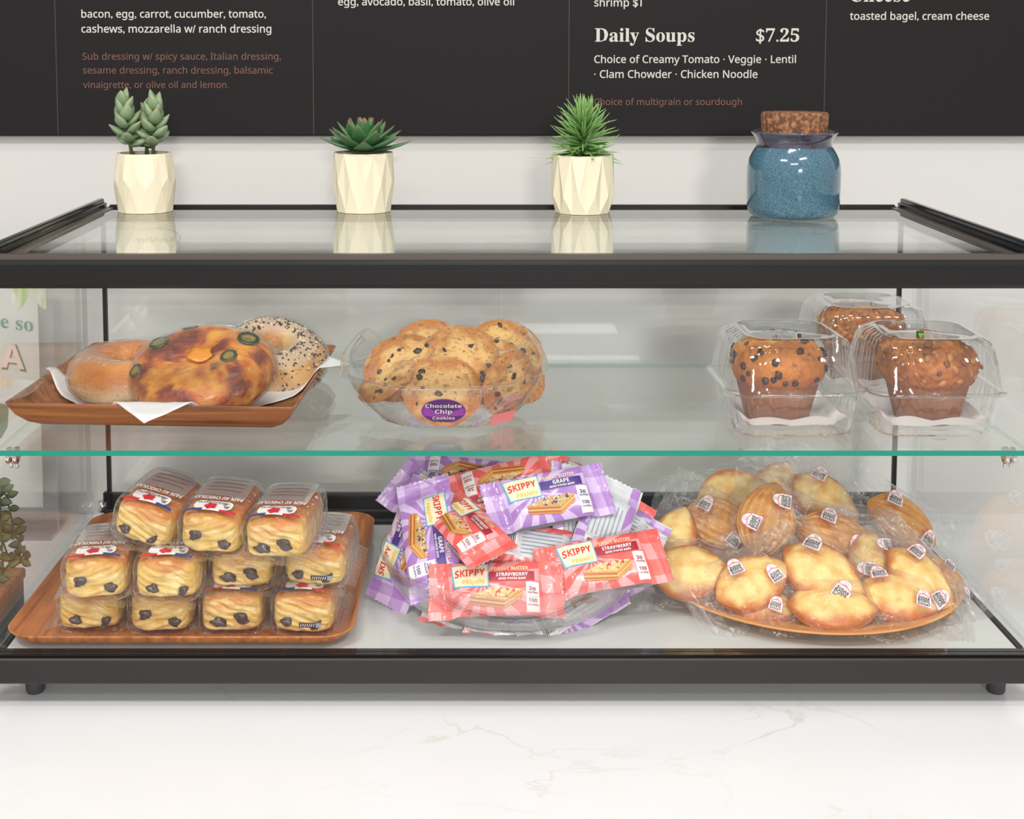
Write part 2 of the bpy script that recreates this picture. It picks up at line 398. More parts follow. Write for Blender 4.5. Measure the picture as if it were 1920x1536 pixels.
for sx in (-1, 1):
    b = MB()
    for (a, c, z0, z1) in ((.4535, .458, ZT - .016, ZT + .001), (.458, .461, ZT - .016, ZT + .006), (.461, .468, ZT - .016, ZT + .0105), (.468, HW + .006, ZT - .016, ZT - .001)):
        b.box(min(sx * a, sx * c), max(sx * a, sx * c), .012, DEP - .004, z0, z1, 0, .0012)
    b.build('side_top_rail', M_alu, case)
    b = MB(); b.box(min(sx * .4535, sx * .4475), max(sx * .4535, sx * .4475), .016, DEP - .012, ZT - .004, ZT + .0008); b.build('glazing_strip', M_ledge, case)
    b = MB(); b.box(min(sx * .4664, sx * .4740), max(sx * .4664, sx * .4740), .018, DEP - .012, .0235, .0515, 0, .0015); b.build('side_bottom_rail', M_blk, case)
    b = MB(); b.box(sx * .4625 - .0022, sx * .4625 + .0022, DEP - .008, DEP - .002, .079, .405); b.build('back_post', M_blk, case)
    b = MB(); b.box(sx * (HW - .002) - .002, sx * (HW - .002) + .002, .02, DEP - .014, .05, ZT - .016, 0, 0, None); b.build('side_pane', M_pane, case)
    b = MB(); b.box(sx * .462 - .0045, sx * .462 + .0045, DEP - .020, DEP - .012, .064, .084, 0, .001); b.build('corner_block', M_gloss, case)
    for y in (.035, DEP - .04):
        b = MB(); b.lathe([(.0075, 0), (.0085, .002), (.0095, .022), (.0098, .0235)], 20, cap0=True, cap1=True); b.build('foot', M_foot, case, Matrix.Translation((sx * .456 + (.009 if sx < 0 else .0), y, 0)))
    # shelf clip: two stacked chrome discs on a short pin
    for y in (.052, .30):
        b = MB(); q = Matrix.Rotation(R(90), 4, 'Y')
        k = MB(); k.lathe([(.0055, -.0008), (.0078, 0), (.0078, .0028), (.006, .0036), (.0026, .0036), (.0026, .0062), (.006, .0062), (.0082, .007), (.0082, .0098), (.0055, .0108)], 20, cap0=True, cap1=True)
        vs = [Vector(((.0 - v[2]) * sx, v[0], v[1])) for v in k.v]
        b.add(vs, k.f); b.blob((-.003 * sx, 0, -.0095), (.002, .002, .0028), 8, 6); b.blob((-.0085 * sx, 0, -.0098), (.002, .002, .0028), 8, 6)
        b.build('shelf_clip', M_chrome, case, Matrix.Translation((sx * (HW - .006), y, ZS - .014)))
b = MB(); b.lathe([(.0035, -.006), (.0055, -.006), (.0055, .006), (.0035, .006)], 18, cap0=True, cap1=True); b.build('hinge', plain('satin_steel', (.6, .6, .58), .3, metal=1), case, Matrix.Translation((-.4675, DEP - .018, .067)))
b = MB(); b.box(-HW + .004, HW - .004, .0125, DEP - .006, ZT - .005, ZT, 0, 0, 1); b.build('top_pane', [M_top, M_edge2], case)
b = MB(); b.add([(-HW, .0035, .047), (HW, .0035, .047), (HW, .0035, zf), (-HW, .0035, zf)], [(0, 1, 2, 3)], 0, False); b.build('front_pane', M_front, case)
b = MB(); b.box(-.461, -.001, DEP - .006, DEP - .003, .079, .403); b.build('back_pane', M_pane, case)
b = MB(); b.box(.001, .461, DEP - .006, DEP - .003, .079, .403); b.build('back_pane', M_pane, case)
b = MB(); b.box(-HW + .004, HW - .004, .02, DEP - .014, ZS - .005, ZS, 0, 0, 2); b.m[2] = 1; b.build('shelf', [M_pane, M_edge, M_edge2], case)
M_deck = plain('white_deck', srgb(206, 209, 205), .1)
b = MB(); b.box(-.4664, .4664, .017, DEP - .012, .044, ZD, 0, 0, 1); b.build('deck', [M_deck, M_edge2], case)
# maker's mark on the outside of the back pane, so it reads mirrored from the front
b = MB(); lx, lz = aty(291, 446, DEP).x - CX, aty(291, 446, DEP).z
b.text('KoolMore', 'sansb', .043, lambda x, y: (lx - x, .001, lz - .005 + y * .95), 0, 'C')
arc = [(math.cos(a) * .0285, math.sin(a) * .0115) for a in [R(18 + 7 * k) for k in range(28)]]
for k in range(27):
    w0, w1 = .0004 + .0016 * (k / 27), .0004 + .0016 * ((k + 1) / 27)
    (xa, ya), (xb, yb) = arc[k], arc[k + 1]
    b.poly([(lx - xa, .001, lz + ya), (lx - xb, .001, lz + yb), (lx - xb * (1 + w1 * 40), .001, lz + yb * (1 + w1 * 60)), (lx - xa * (1 + w0 * 40), .001, lz + ya * (1 + w0 * 60))])
b.build('logo_decal', plain('decal_grey', srgb(34, 28, 24), .5), case, Matrix.Translation((0, DEP - .003, 0)))
# ------------------------------------------------------------------ potted succulents
M_pot = plain('cream_ceramic', srgb(228, 218, 190), .6)
M_soil = plain('dark_soil', srgb(60, 48, 36), .9, bump=(300, .8, .003))
def pot_mesh(kind, H):
    b = MB(); n = 12
    def ring(r, z, off=0, n=n): return [(r * math.cos(2 * math.pi * (i + off) / n), r * math.sin(2 * math.pi * (i + off) / n), z) for i in range(n)]
    if kind == 0:
        b0, lo, hi, top = ring(.0310, 0, .5), ring(.0343, H * .42, .0), ring(.0347, H * .60, .5), ring(.0300, H, .0)
        tp2 = ring(.0306, H, .5)
        vs = b0 + lo + hi + top + tp2; o = n; B, L, Hh, T, T2 = 0, n, 2 * n, 3 * n, 4 * n; fs = []
        for i in range(n):
            j = (i + 1) % n
            # ridged lower lobes rise to points at hi, upper facets drop to points at lo
            fs += [(B + i, L + j, Hh + i), (B + i, Hh + i, L + i), (B + (i - 1) % n, B + i, L + i), (L + i, Hh + i, T + i), (L + i, T + i, Hh + (i - 1) % n), (Hh + i, T2 + i, T + i), (Hh + i, T + j, T2 + i)]
        b.add(vs, fs, 0, False)
    else:
        zm = H * (.52 if kind == 1 else .30); n = 12
        r0, rm, r1 = (.0308, .0352, .0338) if kind == 1 else (.0305, .0356, .0348)
        B, Mi, T = ring(r0, 0, 0), ring(rm, zm, .5), ring(r1, H, 0)
        if kind == 1:
            Mi = [Vector(p) * 1 for p in Mi]
            mm = ring(.0325, zm, 0); vs = B + Mi + mm + T; fs = []
            for i in range(n):
                j = (i + 1) % n
                fs += [(i, j, n + i), (i, n + i, 2 * n + i), (i, 2 * n + i, n + (i - 1) % n), (2 * n + i, n + i, 3 * n + i), (2 * n + i, 3 * n + i, n + (i - 1) % n), (n + i, 3 * n + j, 3 * n + i)]
            b.add(vs, fs, 0, False)
        else:
            vs = B + Mi + T; fs = []
            mm = ring(.0322, H * .55, 0); vs = B + Mi + mm + T
            for i in range(n):
                j = (i + 1) % n
                fs += [(i, j, n + i), (i, n + i, 2 * n + i), (i, 2 * n + i, n + (i - 1) % n), (2 * n + i, n + i, 3 * n + i), (2 * n + i, 3 * n + i, n + (i - 1) % n), (n + i, 3 * n + j, 3 * n + i)]
            b.add(vs, fs, 0, False)
    rt = .0300 if kind == 0 else (.0336 if kind == 1 else .0346)
    b.lathe([(rt, H), (rt - .003, H), (rt - .0035, H - .008)], 24, 0, False); b.lathe([(.0308, 0), (.001, 0)], 12, 0, False)
    return b
def leaf(b, p, d, up, L, Wd, T, curl, c0, c1, tipc, tip=.86, nseg=6, shape=.62, mat=0):
    """a fleshy closed leaf: p base, d direction, up = upper side, curl bends the end towards up"""
    d = d.normalized(); s = d.cross(up).normalized(); u = s.cross(d); rings = []; cols = []
    for k in range(nseg + 1):
        t = k / nseg; w = Wd * .5 * max(.05, math.sin(math.pi * min(1, (t ** shape) * .97 + .03)) ** .8); th = T * .5 * max(.08, math.sin(math.pi * min(.97, t * .9 + .08)))
        c = p + d * (L * t) + u * (curl * L * t * t)
        rings.append([c + s * w, c + u * th + s * w * .45, c + u * th - s * w * .45, c - s * w, c - u * th * .8 - s * w * .4, c - u * th * .8 + s * w * .4])
        cc = mix(c0, c1, t) if t < tip else tipc
        cols += [cc] * 6
    b.rings(rings, mat, True, True, True, True, cols)
M_leaf = attr('succulent_leaf', .5, bump=(400, .15, .0006))
def potted(u, vbase, vtop, y, kind, label):
    p = atz(u, vbase, ZT); y = p.y + .031; cx = aty(u, vbase, y).x
    H = aty(u, vtop, y - .03).z - ZT
    t = thing('potted_succulent', label, 'potted plant', (cx, y, ZT + .0004), 'potted succulents on top of the case')
    pot_mesh(kind, H).build('pot', M_pot, t, Matrix.Rotation(R(9 * kind + 15), 4, 'Z'))
    b = MB(); b.lathe([(.0275 if kind == 0 else .031, H - .006), (.0005, H - .0045)], 24); b.build('soil', M_soil, t)
    return t, H
rnd = random.Random(5)
t, H = potted(273, 402, 291, .3, 0, 'potted jade succulent with three upright stems of fat grey-green leaves')
f = MB(); st = MB()
g0, g1, tp = srgb(92, 116, 78), srgb(142, 162, 124), srgb(176, 128, 112)
for (sx, sy, tx, ty, ht, ph) in ((-.012, -.006, -.021, -.008, .052, 0), (.0, .008, .004, .012, .040, 1.3), (.011, -.006, .014, -.006, .050, 2.4)):
    a, c = Vector((sx, sy, H - .006)), Vector((tx, ty, H + ht))
    st.tube([a, a.lerp(c, .35) + Vector((0, 0, .002)), c], [.0022, .002, .0014], 7)
    nl = 17
    for k in range(nl):
        q = .24 + .76 * k / (nl - 1); ang = ph + k * 2.4; pt = a.lerp(c, q)
        out = Vector((math.cos(ang), math.sin(ang), 0)); el = R(12 + 62 * max(0, (q - .3) / .7) ** 1.2)
        d = out * math.cos(el) + Vector((0, 0, 1)) * math.sin(el)
        leaf(f, pt, d, Vector((0, 0, 1)) if el < 1.2 else -out, (.0265 - .004 * q), .0172, .0085, .22 if el < 1 else .05, mix(g0, g1, rnd.random() * .5), mix(g0, g1, .5 + rnd.random() * .5), mix(tp, g1, rnd.random()), .9, 6, .85)
st.build('stem', plain('jade_stem', srgb(92, 104, 62), .7), t); f.build('leaves', M_leaf, t)
t, H = potted(682, 402, 290, .3, 1, 'potted rosette succulent with broad dark green leaves and red tips')
f = MB(); g0, g1, tp = srgb(46, 88, 48), srgb(88, 130, 84), srgb(150, 92, 84)
for k in range(34):
    q = k / 33; ang = k * 2.39996; el = R(4 + 74 * q ** 1.2); out = Vector((math.cos(ang), math.sin(ang), 0))
    d = out * math.cos(el) + Vector((0, 0, 1)) * math.sin(el)
    leaf(f, Vector((0, 0, H + .001 + .009 * q)) + out * .004 * (1 - q), d, Vector((0, 0, 1)) if q < .75 else -out, .052 - .024 * q, .0235 - .007 * q, .0050, .16, mix(g0, g1, .1 + .3 * rnd.random()), mix(g0, g1, .5 + .5 * rnd.random()), tp, .88, 7, .8)
f.build('leaves', M_leaf, t)
t, H = potted(1092, 404, 294, .3, 2, 'potted spiky succulent with a bushy cone of thin bright green leaves')
f = MB(); g0, g1, tp = srgb(84, 130, 56), srgb(150, 190, 112), srgb(170, 200, 130)
for k in range(150):
    q = k / 149; ang = k * 2.39996 + rnd.random() * .3; out = Vector((math.cos(ang), math.sin(ang), 0)); el = R(-6 + 84 * q ** 1.7 + rnd.uniform(-8, 8))
    d = out * math.cos(el) + Vector((0, 0, 1)) * math.sin(el)
    leaf(f, Vector((0, 0, H - .002 + .040 * q)) + out * .002, d, Vector((0, 0, 1)) if el < 1.2 else -out, rnd.uniform(.036, .048) * (1 - .28 * q), .0040, .0024, rnd.uniform(-.25, .4), mix(g0, g1, .2 * rnd.random()), mix(g0, g1, .4 + .6 * rnd.random()), tp, .9, 6, .55)
st = MB(); st.tube([(0, 0, H - .006), (0, 0, H + .04)], [.003, .0015], 8); st.build('stem', plain('green_stem', srgb(96, 130, 66), .6), t)
f.build('leaves', M_leaf, t)
# ------------------------------------------------------------------ blue jar
p = atz(1486, 415, ZT); yj = p.y + .040; cx = aty(1486, 415, yj).x
zz = lambda v: aty(1486, v, yj).z - ZT
t = thing('ceramic_jar', 'blue speckled glazed ceramic jar with a cork lid', 'jar', (cx, yj, ZT + .0004))
M_glz = two_tone('teal_reactive_glaze', srgb(50, 84, 104), srgb(92, 128, 142), 900, .38, .66, .1, .6, 2)
M_glz2 = two_tone('neck_glaze', srgb(52, 48, 62), srgb(96, 96, 112), 60, .3, .7, .08, .8)
h = zz(275)
b = MB(); b.lathe([(.001, 0), (.040, 0), (.0455, .0015), (.0485, .006), (.0497, .012), (.0503, .03), (.0505, h * .6), (.0500, h * .72), (.0480, h * .83), (.0445, h * .92), (.0415, h * .98), (.0405, h)], 72)
b.build('body', M_glz, t)
b = MB(); b.lathe([(.0408, h - .001), (.0400, h + .004), (.0415, h + .009), (.0450, h + .0135), (.0468, h + .0155), (.0464, h + .0172), (.044, h + .0168), (.0385, h + .012), (.037, h)], 72)
b.build('neck', M_glz2, t)
M_cork = two_tone('cork', srgb(96, 62, 42), srgb(186, 128, 86), 210, .42, .72, .85, 0, 6, .5)
c0, c1 = zz(254), zz(211)
b = MB(); b.lathe([(.001, h), (.0345, h), (.0352, c0), (.0362, c1 - .003), (.0350, c1), (.001, c1 + .0004)], 48, rfn=lambda a, z: 1 + .006 * N(math.cos(a) * 3, math.sin(a) * 3, z * 90)); b.build('cork_lid', M_cork, t)
# ================================================================== UPPER SHELF
M_wood1 = wood('acacia_tray', srgb(112, 62, 28), srgb(158, 96, 48), srgb(190, 126, 70), (2.5, 34, 34))
M_wood2 = wood('teak_tray', srgb(142, 80, 38), srgb(186, 112, 58), srgb(208, 138, 78), (40, 3, 30), .48)
M_wood3 = wood('bamboo_plate', srgb(190, 122, 62), srgb(216, 150, 84), srgb(232, 176, 112), (2, 14, 30), .45)
M_wrap = clear('cling_film', (.988, .988, .988), f0=.075, rough=.14, bump=(120, 1.0, .012, (1, 2.2, 1)), haze=.003, power=4)
M_film = clear('crinkled_film', (.975, .975, .975), f0=.045, rough=.07, bump=(110, .6, .003), haze=.05, power=3)
M_seal = clear('sealed_film_end', (.97, .97, .97), f0=.07, rough=.12, bump=(420, 1.0, .004, (1, .05, 1)), haze=.04, power=3)
def tray(name, label, hx, hy, cr, flare, h, m, mw, cat='tray', fl=.007):
    """shallow dish: rounded-rectangle floor, sides that sweep up and outwards to a thin rim"""
    t = thing(name, label, cat, mw); b = MB(); prof = []
    fx, fy = hx - flare, hy - flare
    outer = [(0, 0), (.28, .06), (.55, .24), (.80, .55), (.95, .86), (1.0, .97)]
    inner = [(.985, 1.0), (.92, .97), (.80, .74), (.62, .44), (.42, .29), (.2, fl / h + .02), (-.1, fl / h)]
    rings = []
    for (q, z) in outer + inner:
        hx_, hy_ = fx + flare * q, fy + flare * q; r = max(.004, cr - flare * (1 - q) * .75)
        rings.append([(x, y, z * h) for x, y in rrect(hx_, hy_, r, 8)])
    b.rings(rings, 0, True, True, True, True)
    b.build('dish', m, t); return t
# square tray, turned a little
UT = Matrix.Translation((-.2935, .2025, ZS + .0004)) @ Matrix.Rotation(R(-3), 4, 'Z')
UHX, UHY, UFL, UH = .1405, .134, .035, .029
tray('wooden_tray', 'square brown wooden tray with flared sides under the three bagels', UHX, UHY, .007, UFL, UH, M_wood1, UT)
def ut_z(x, y):
    fx, fy = UHX - UFL, UHY - UFL
    d = max(abs(x) - fx, abs(y) - fy) / UFL
    pr = [(-9, .0072), (.2, .0076), (.42, .0086), (.62, .0130), (.80, .0217), (.92, .0283), (1.0, .0292)]
    if d >= 1: return .0298 - max(0, (d - 1.02)) * UFL * (.16 if y < -fy else .2)
    for (a, za), (c, zc) in zip(pr, pr[1:]):
        if d <= c: return za + (zc - za) * max(0, (d - a)) / (c - a)
    return .0292
b = MB()
PC = [Vector((q[0] + .2935, q[1] - .2025)) for q in ((-.441, .208), (-.293, .020), (-.121, .242), (-.262, .334))]
def paper(i, j):
    q = (PC[0] * (1 - i) + PC[1] * i) * (1 - j) + (PC[3] * (1 - i) + PC[2] * i) * j; a = R(3)
    x, y = q.x * math.cos(a) - q.y * math.sin(a), q.x * math.sin(a) + q.y * math.cos(a)
    return (x, y, ut_z(x, y) + .0016 + .0012 * (1 + N(x * 40, y * 40, 2)))
b.grid(paper, 44, 44)
o = b.build('parchment_paper', plain('parchment', srgb(236, 232, 230), .75)); o.matrix_basis = UT
md = o.modifiers.new('thick', 'SOLIDIFY'); md.thickness = .0003
tag(o, 'white parchment paper square lying corner-wise in the brown wooden tray', 'paper')
# ---- bagels
M_crust = attr('bagel_crust', .45, bump=(240, .7, .0016), coat=.2, speck=(420, srgb(120, 62, 24), .60, .85))
def bagel(name, label, mw, Rm, rx, rz, seed, colfn, squash=(1, 1), hole=.25):
    t = thing(name, label, 'bagel', mw, 'film-wrapped bagels on the upper tray')
    def surf(off):
        def fn(u, v):
            a, p = 2 * math.pi * u, 2 * math.pi * v
            k = 1 + .05 * N(math.cos(a) * 1.6 + seed, math.sin(a) * 1.6) + .02 * N(math.cos(a) * 5, math.sin(a) * 5, math.cos(p) * 3 + seed)
            c, s = math.cos(p), math.sin(p)
            rr = Rm + (rx + off) * k * c * (1 if c > 0 else 1 - hole)
            z = (rz + off) * k * s * (1 if s > 0 else .72)
            if hole <= 0 and c < 0 and s > 0: z = (rz + off) * k * (s * (1 + c * .9) - c * .9 * (.96 + .05 * N(a, c * 3)))
            return (rr * math.cos(a) * squash[0], rr * math.sin(a) * squash[1], z + rz * .72)
        return fn
    b = MB(); f0 = surf(0)
    b.grid(f0, 96, 40, 0, True, lambda u, v, p: colfn(u, v, p), False, True)
    b.build('bread', M_crust, t)
    f1 = surf(.0022); b = MB()
    def wf(u, v):
        a = 2 * math.pi * u; p = Vector(f1(u, v)); c = math.cos(2 * math.pi * v); s = math.sin(2 * math.pi * v)
        if c < 0:       # film spans the hole instead of following it
            e = min(1, -c * 1.0); rr = Vector((p.x, p.y, 0)).length or 1e-6
            if s > 0: p.z = rz * 1.72 * (1 - .16 * e) + .0015 if p.z > 0 else p.z
        w = .0011 * N(math.cos(a) * 9 + seed, math.sin(a) * 9, v * 14)
        n = Vector((math.cos(a) * c, math.sin(a) * c, s)); return p + n * w
    b.grid(wf, 90, 36, 0, True, None, False, True)
    b.build('plastic_wrap', M_wrap, t)
    return t, f0
TAN, GOLD, PALE = srgb(202, 106, 34), srgb(220, 142, 40), srgb(226, 200, 156)
def col_plain(u, v, p):
    z = p[2]; n = FB(p[0] * 30, p[1] * 30, p[2] * 30); c = mix(TAN, GOLD, .5 + n)
    side = sstep(.030, .016, z + .006 * N(u * 14, 3)) * sstep(.9, .97, math.sin(u * 2 * math.pi * 1 + 3.4) * .5 + .65)
    c = mix(c, PALE, .85 * side); c = mix(c, srgb(232, 206, 160), sstep(.036, .050, z) * .35)
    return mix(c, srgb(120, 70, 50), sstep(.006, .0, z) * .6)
bagel('plain_bagel', 'plain golden bagel in cling film, leftmost on the wooden tray', frame(atz(238, 700, ZS + .033) + Vector((0, 0, -.020)), 84, 5, 4), .0335, .0255, .0255, 3.1, col_plain, (1.0, .98))
def col_every(u, v, p):
    n = FB(p[0] * 40, p[1] * 40, p[2] * 40); c = mix(srgb(196, 134, 72), srgb(220, 176, 112), .5 + n)
    c = mix(c, srgb(216, 198, 172), sstep(.026, .012, p[2]) * .8); c = mix(c, srgb(206, 190, 176), sstep(.036, .046, p[2]) * .6); return c
t, f0 = bagel('everything_bagel', 'seed-crusted bagel in cling film at the back right of the tray', frame(aty(508, 664, .250) + Vector((0, 0, -.021)), 68, 24, 8), .0310, .0265, .0265, 7.7, col_every)
b = MB(); rnd = random.Random(8)
for k in range(760):
    u, v = rnd.random(), rnd.uniform(.0, .30) if rnd.random() < .75 else rnd.uniform(.88, 1)
    p = Vector(f0(u, v)); c = rnd.choice([srgb(52, 32, 24), srgb(60, 40, 30), srgb(40, 30, 30), srgb(236, 214, 170), srgb(110, 62, 34)])
    s = rnd.uniform(.0008, .0021); b.blob(p, (s, s * rnd.uniform(.5, 1), s * .6), 5, 4, 0, c, Matrix.Rotation(rnd.random() * 6, 3, 'Z'))
b.build('seeds', attr('mixed_seeds', .6), t)
def col_chz(u, v, p):
    n = FB(p[0] * 34 + 5, p[1] * 34, p[2] * 34, 5); n2 = FB(p[0] * 90 + 9, p[1] * 90, p[2] * 90, 4); n3 = N(p[0] * 28 + 2, p[1] * 28, 7)
    c = mix(srgb(206, 116, 30), srgb(230, 160, 52), .5 + n2 * 1.2)
    c = mix(c, srgb(144, 48, 18), sstep(-.08, .15, n + .25 * n2) * .88); c = mix(c, srgb(98, 32, 24), sstep(.2, .42, n + .3 * n2) * .8)
    c = mix(c, srgb(236, 176, 84), sstep(.35, .6, n3) * .6)
    a = sstep(.034, .022, p[2] + .005 * N(u * 20, 1))
    return mix(c, mix(srgb(166, 92, 34), srgb(212, 150, 76), .5 + n2 * 1.6), a)
fm = frame(aty(384, 690, .150) + Vector((0, 0, -.019)), 60, -6, 7)
t, f0 = bagel('jalapeno_cheese_bagel', 'browned cheese bagel with green jalapeno slices, in front of the other two', fm, .032, .0330, .0255, 12.3, col_chz, (1.13, .92), .0)
for i, (u, v, s, tl) in enumerate(((.08, .17, 1.25, .2), (.41, .19, 1.15, .9), (.29, .13, .95, 1.6), (.97, .27, .95, .5), (.53, .12, .85, .3))):
    if s == 0: continue
    p = Vector(f0(u, v)); q = Vector(f0(u + .01, v)); w = Vector(f0(u, v + .01)); n = (q - p).cross(w - p).normalized()
    if n.z < 0: n = -n
    b = MB(); b.lathe([(.0055, .0006), (.0066, .0012), (.0083, .0013), (.0092, .0004), (.0090, -.002)], 20, col=srgb(58, 66, 28)); b.lathe([(.0055, .0006), (.003, .0002), (.0005, .0001)], 20, col=srgb(140, 118, 44))
    b.build('jalapeno_slice', attr('jalapeno', .3, coat=.3) if i == 0 else bpy.data.materials['jalapeno'], t, Matrix.Translation(p + n * .0003) @ n.to_track_quat('Z', 'Y').to_matrix().to_4x4() @ Matrix.Rotation(tl, 4, 'Z') @ Matrix.Scale(s, 4))
b = MB(); b.blob((.002, 0, .0255 * 1.70), (.013, .010, .0022), 20, 10, 0, srgb(216, 136, 46), None, .5, 3); b.build('cheese_patch', bpy.data.materials['jalapeno'], t)
# ---- cookie tub
M_tub = clear('clear_tub_plastic', (.972, .972, .972), f0=.05, rough=.02, haze=.015, power=3.2)
TX, TY = -.0205, .131
tub = thing('cookie_tub', 'clear plastic tub with purple chocolate chip cookies sticker on the shelf', 'tub', (TX, TY, ZS + .0004))
b = MB(); n = 96
def octo(hx, hy, c, r):
    pts = [(hx, -hy + c), (hx, hy - c), (hx - c, hy), (-hx + c, hy), (-hx, hy - c), (-hx, -hy + c), (-hx + c, -hy), (hx - c, -hy)]
    o = []
    for i, p in enumerate(pts):
        a, q = Vector(pts[i - 1]), Vector(pts[(i + 1) % 8]); p = Vector(p)
        u, w = p + (a - p).normalized() * r, p + (q - p).normalized() * r
        for k in range(5):
            s = k / 4; o.append(tuple((1 - s) ** 2 * u + 2 * s * (1 - s) * p + s * s * w))
    return resample(o, n)
H0 = .048
def tubring(hx, hy, c, z, lift=0):
    return [(x, y, z + lift * sstep(.068, .084, abs(x)) * .031) for x, y in octo(hx, hy, c, .012)]
rs = [tubring(.058, .040, .026, .0006), tubring(.063, .044, .028, .0022), tubring(.079, .054, .036, .018), tubring(.092, .065, .045, .036), tubring(.0965, .071, .050, H0, .0)]
b.rings(rs, 0, True, True, True)
b.build('body', M_tub, tub)
b = MB()
rs = [tubring(.0965, .071, .050, H0, 0), tubring(.0980, .0725, .050, H0 + .0018, 0), tubring(.1025, .0765, .052, H0 + .0018, 0), tubring(.1032, .0772, .052, H0 - .0012, 0)]
b.rings(rs); b.build('rim', M_tub, tub)
for sx in (-1, 1):      # raised clear end walls of the half-open lid
    b = MB()
    def wing(i, j):
        y = (i - .5) * .098; k = 1 - (2 * i - 1) ** 4
        x = .1035 - .020 * j * j - (.022 * (2 * i - 1) ** 2); return (sx * x, y, H0 + .002 + .036 * j * (.25 + .75 * k))
    b.grid(wing, 20, 10); b.tube([wing(i / 20, 1) for i in range(21)], .0009, 6); b.tube([wing(0, i / 10) for i in range(11)], .0007, 6); b.tube([wing(1, i / 10) for i in range(11)], .0007, 6)
    b.build('end_wall', M_tub, tub)
def fwall(x, z): return (x, -.0405 - .0315 * (z / H0) ** .95 - .0014, z)
for x in (-.036, .036):      # moulded creases down the front wall
    b = MB(); b.tube([(x * .86, fwall(0, .004)[1] + .001, .004), (x * .93, fwall(0, .022)[1] + .001, .022), (x, fwall(0, H0 - .001)[1] + .001, H0 - .001)], .0007, 6); b.build('crease', M_tub, tub)
M_purple, M_purple2, M_mag = plain('sticker_purple', srgb(84, 36, 112), .35), plain('sticker_violet', srgb(150, 62, 170), .35), plain('sticker_magenta', srgb(140, 50, 160), .35)
b = MB(); ex, ez = .0212, .0142; zc = .0215
def ell(s, n=48): return [fwall(s * ex * math.cos(2 * math.pi * k / n), zc + s * ez * math.sin(2 * math.pi * k / n)) for k in range(n)]
def lift(ps, d): return [(x, y - d, z) for x, y, z in ps]
b.poly(ell(1), 1); b.poly(lift(ell(.93), .0002), 0)
b.poly(lift([fwall(ex * .92 * math.cos(a), zc + ez * .92 * math.sin(a)) for a in [R(k) for k in range(150, 208, 6)]] + [fwall(x, z) for x, z in ((-.006, zc - .0072), (.006, zc - .0063), (.0185, zc - .005))] + [fwall(ex * .92 * math.cos(a), zc + ez * .92 * math.sin(a)) for a in [R(k) for k in range(-8, 20, 6)]] + [fwall(.006, zc - .001), fwall(-.008, zc - .0005)], .0004), 2)
for s, z, w in (('Chocolate', .0042, .0345), ('Chip', -.0026, .0165), ('Cookies', -.0096, .0212)):
    for d, mm, dx in ((.0006, 0, .0005), (.0008, 3, 0)):
        b.text(s, 'sansb', w, lambda x, y: lift([fwall(x + dx, zc + z + y * .82 - dx)], d)[0], mm, 'C')
b.build('sticker', [M_purple, M_mag, M_purple2, M_white], tub)
b = MB(); b.grid(lambda i, j: (.044 + .022 * i + .004 * j, -.040 + .018 * i - .006 * j, .0030 + .012 * j), 6, 4); b.build('price_label', plain('label_pink', srgb(238, 130, 128), .4), tub)
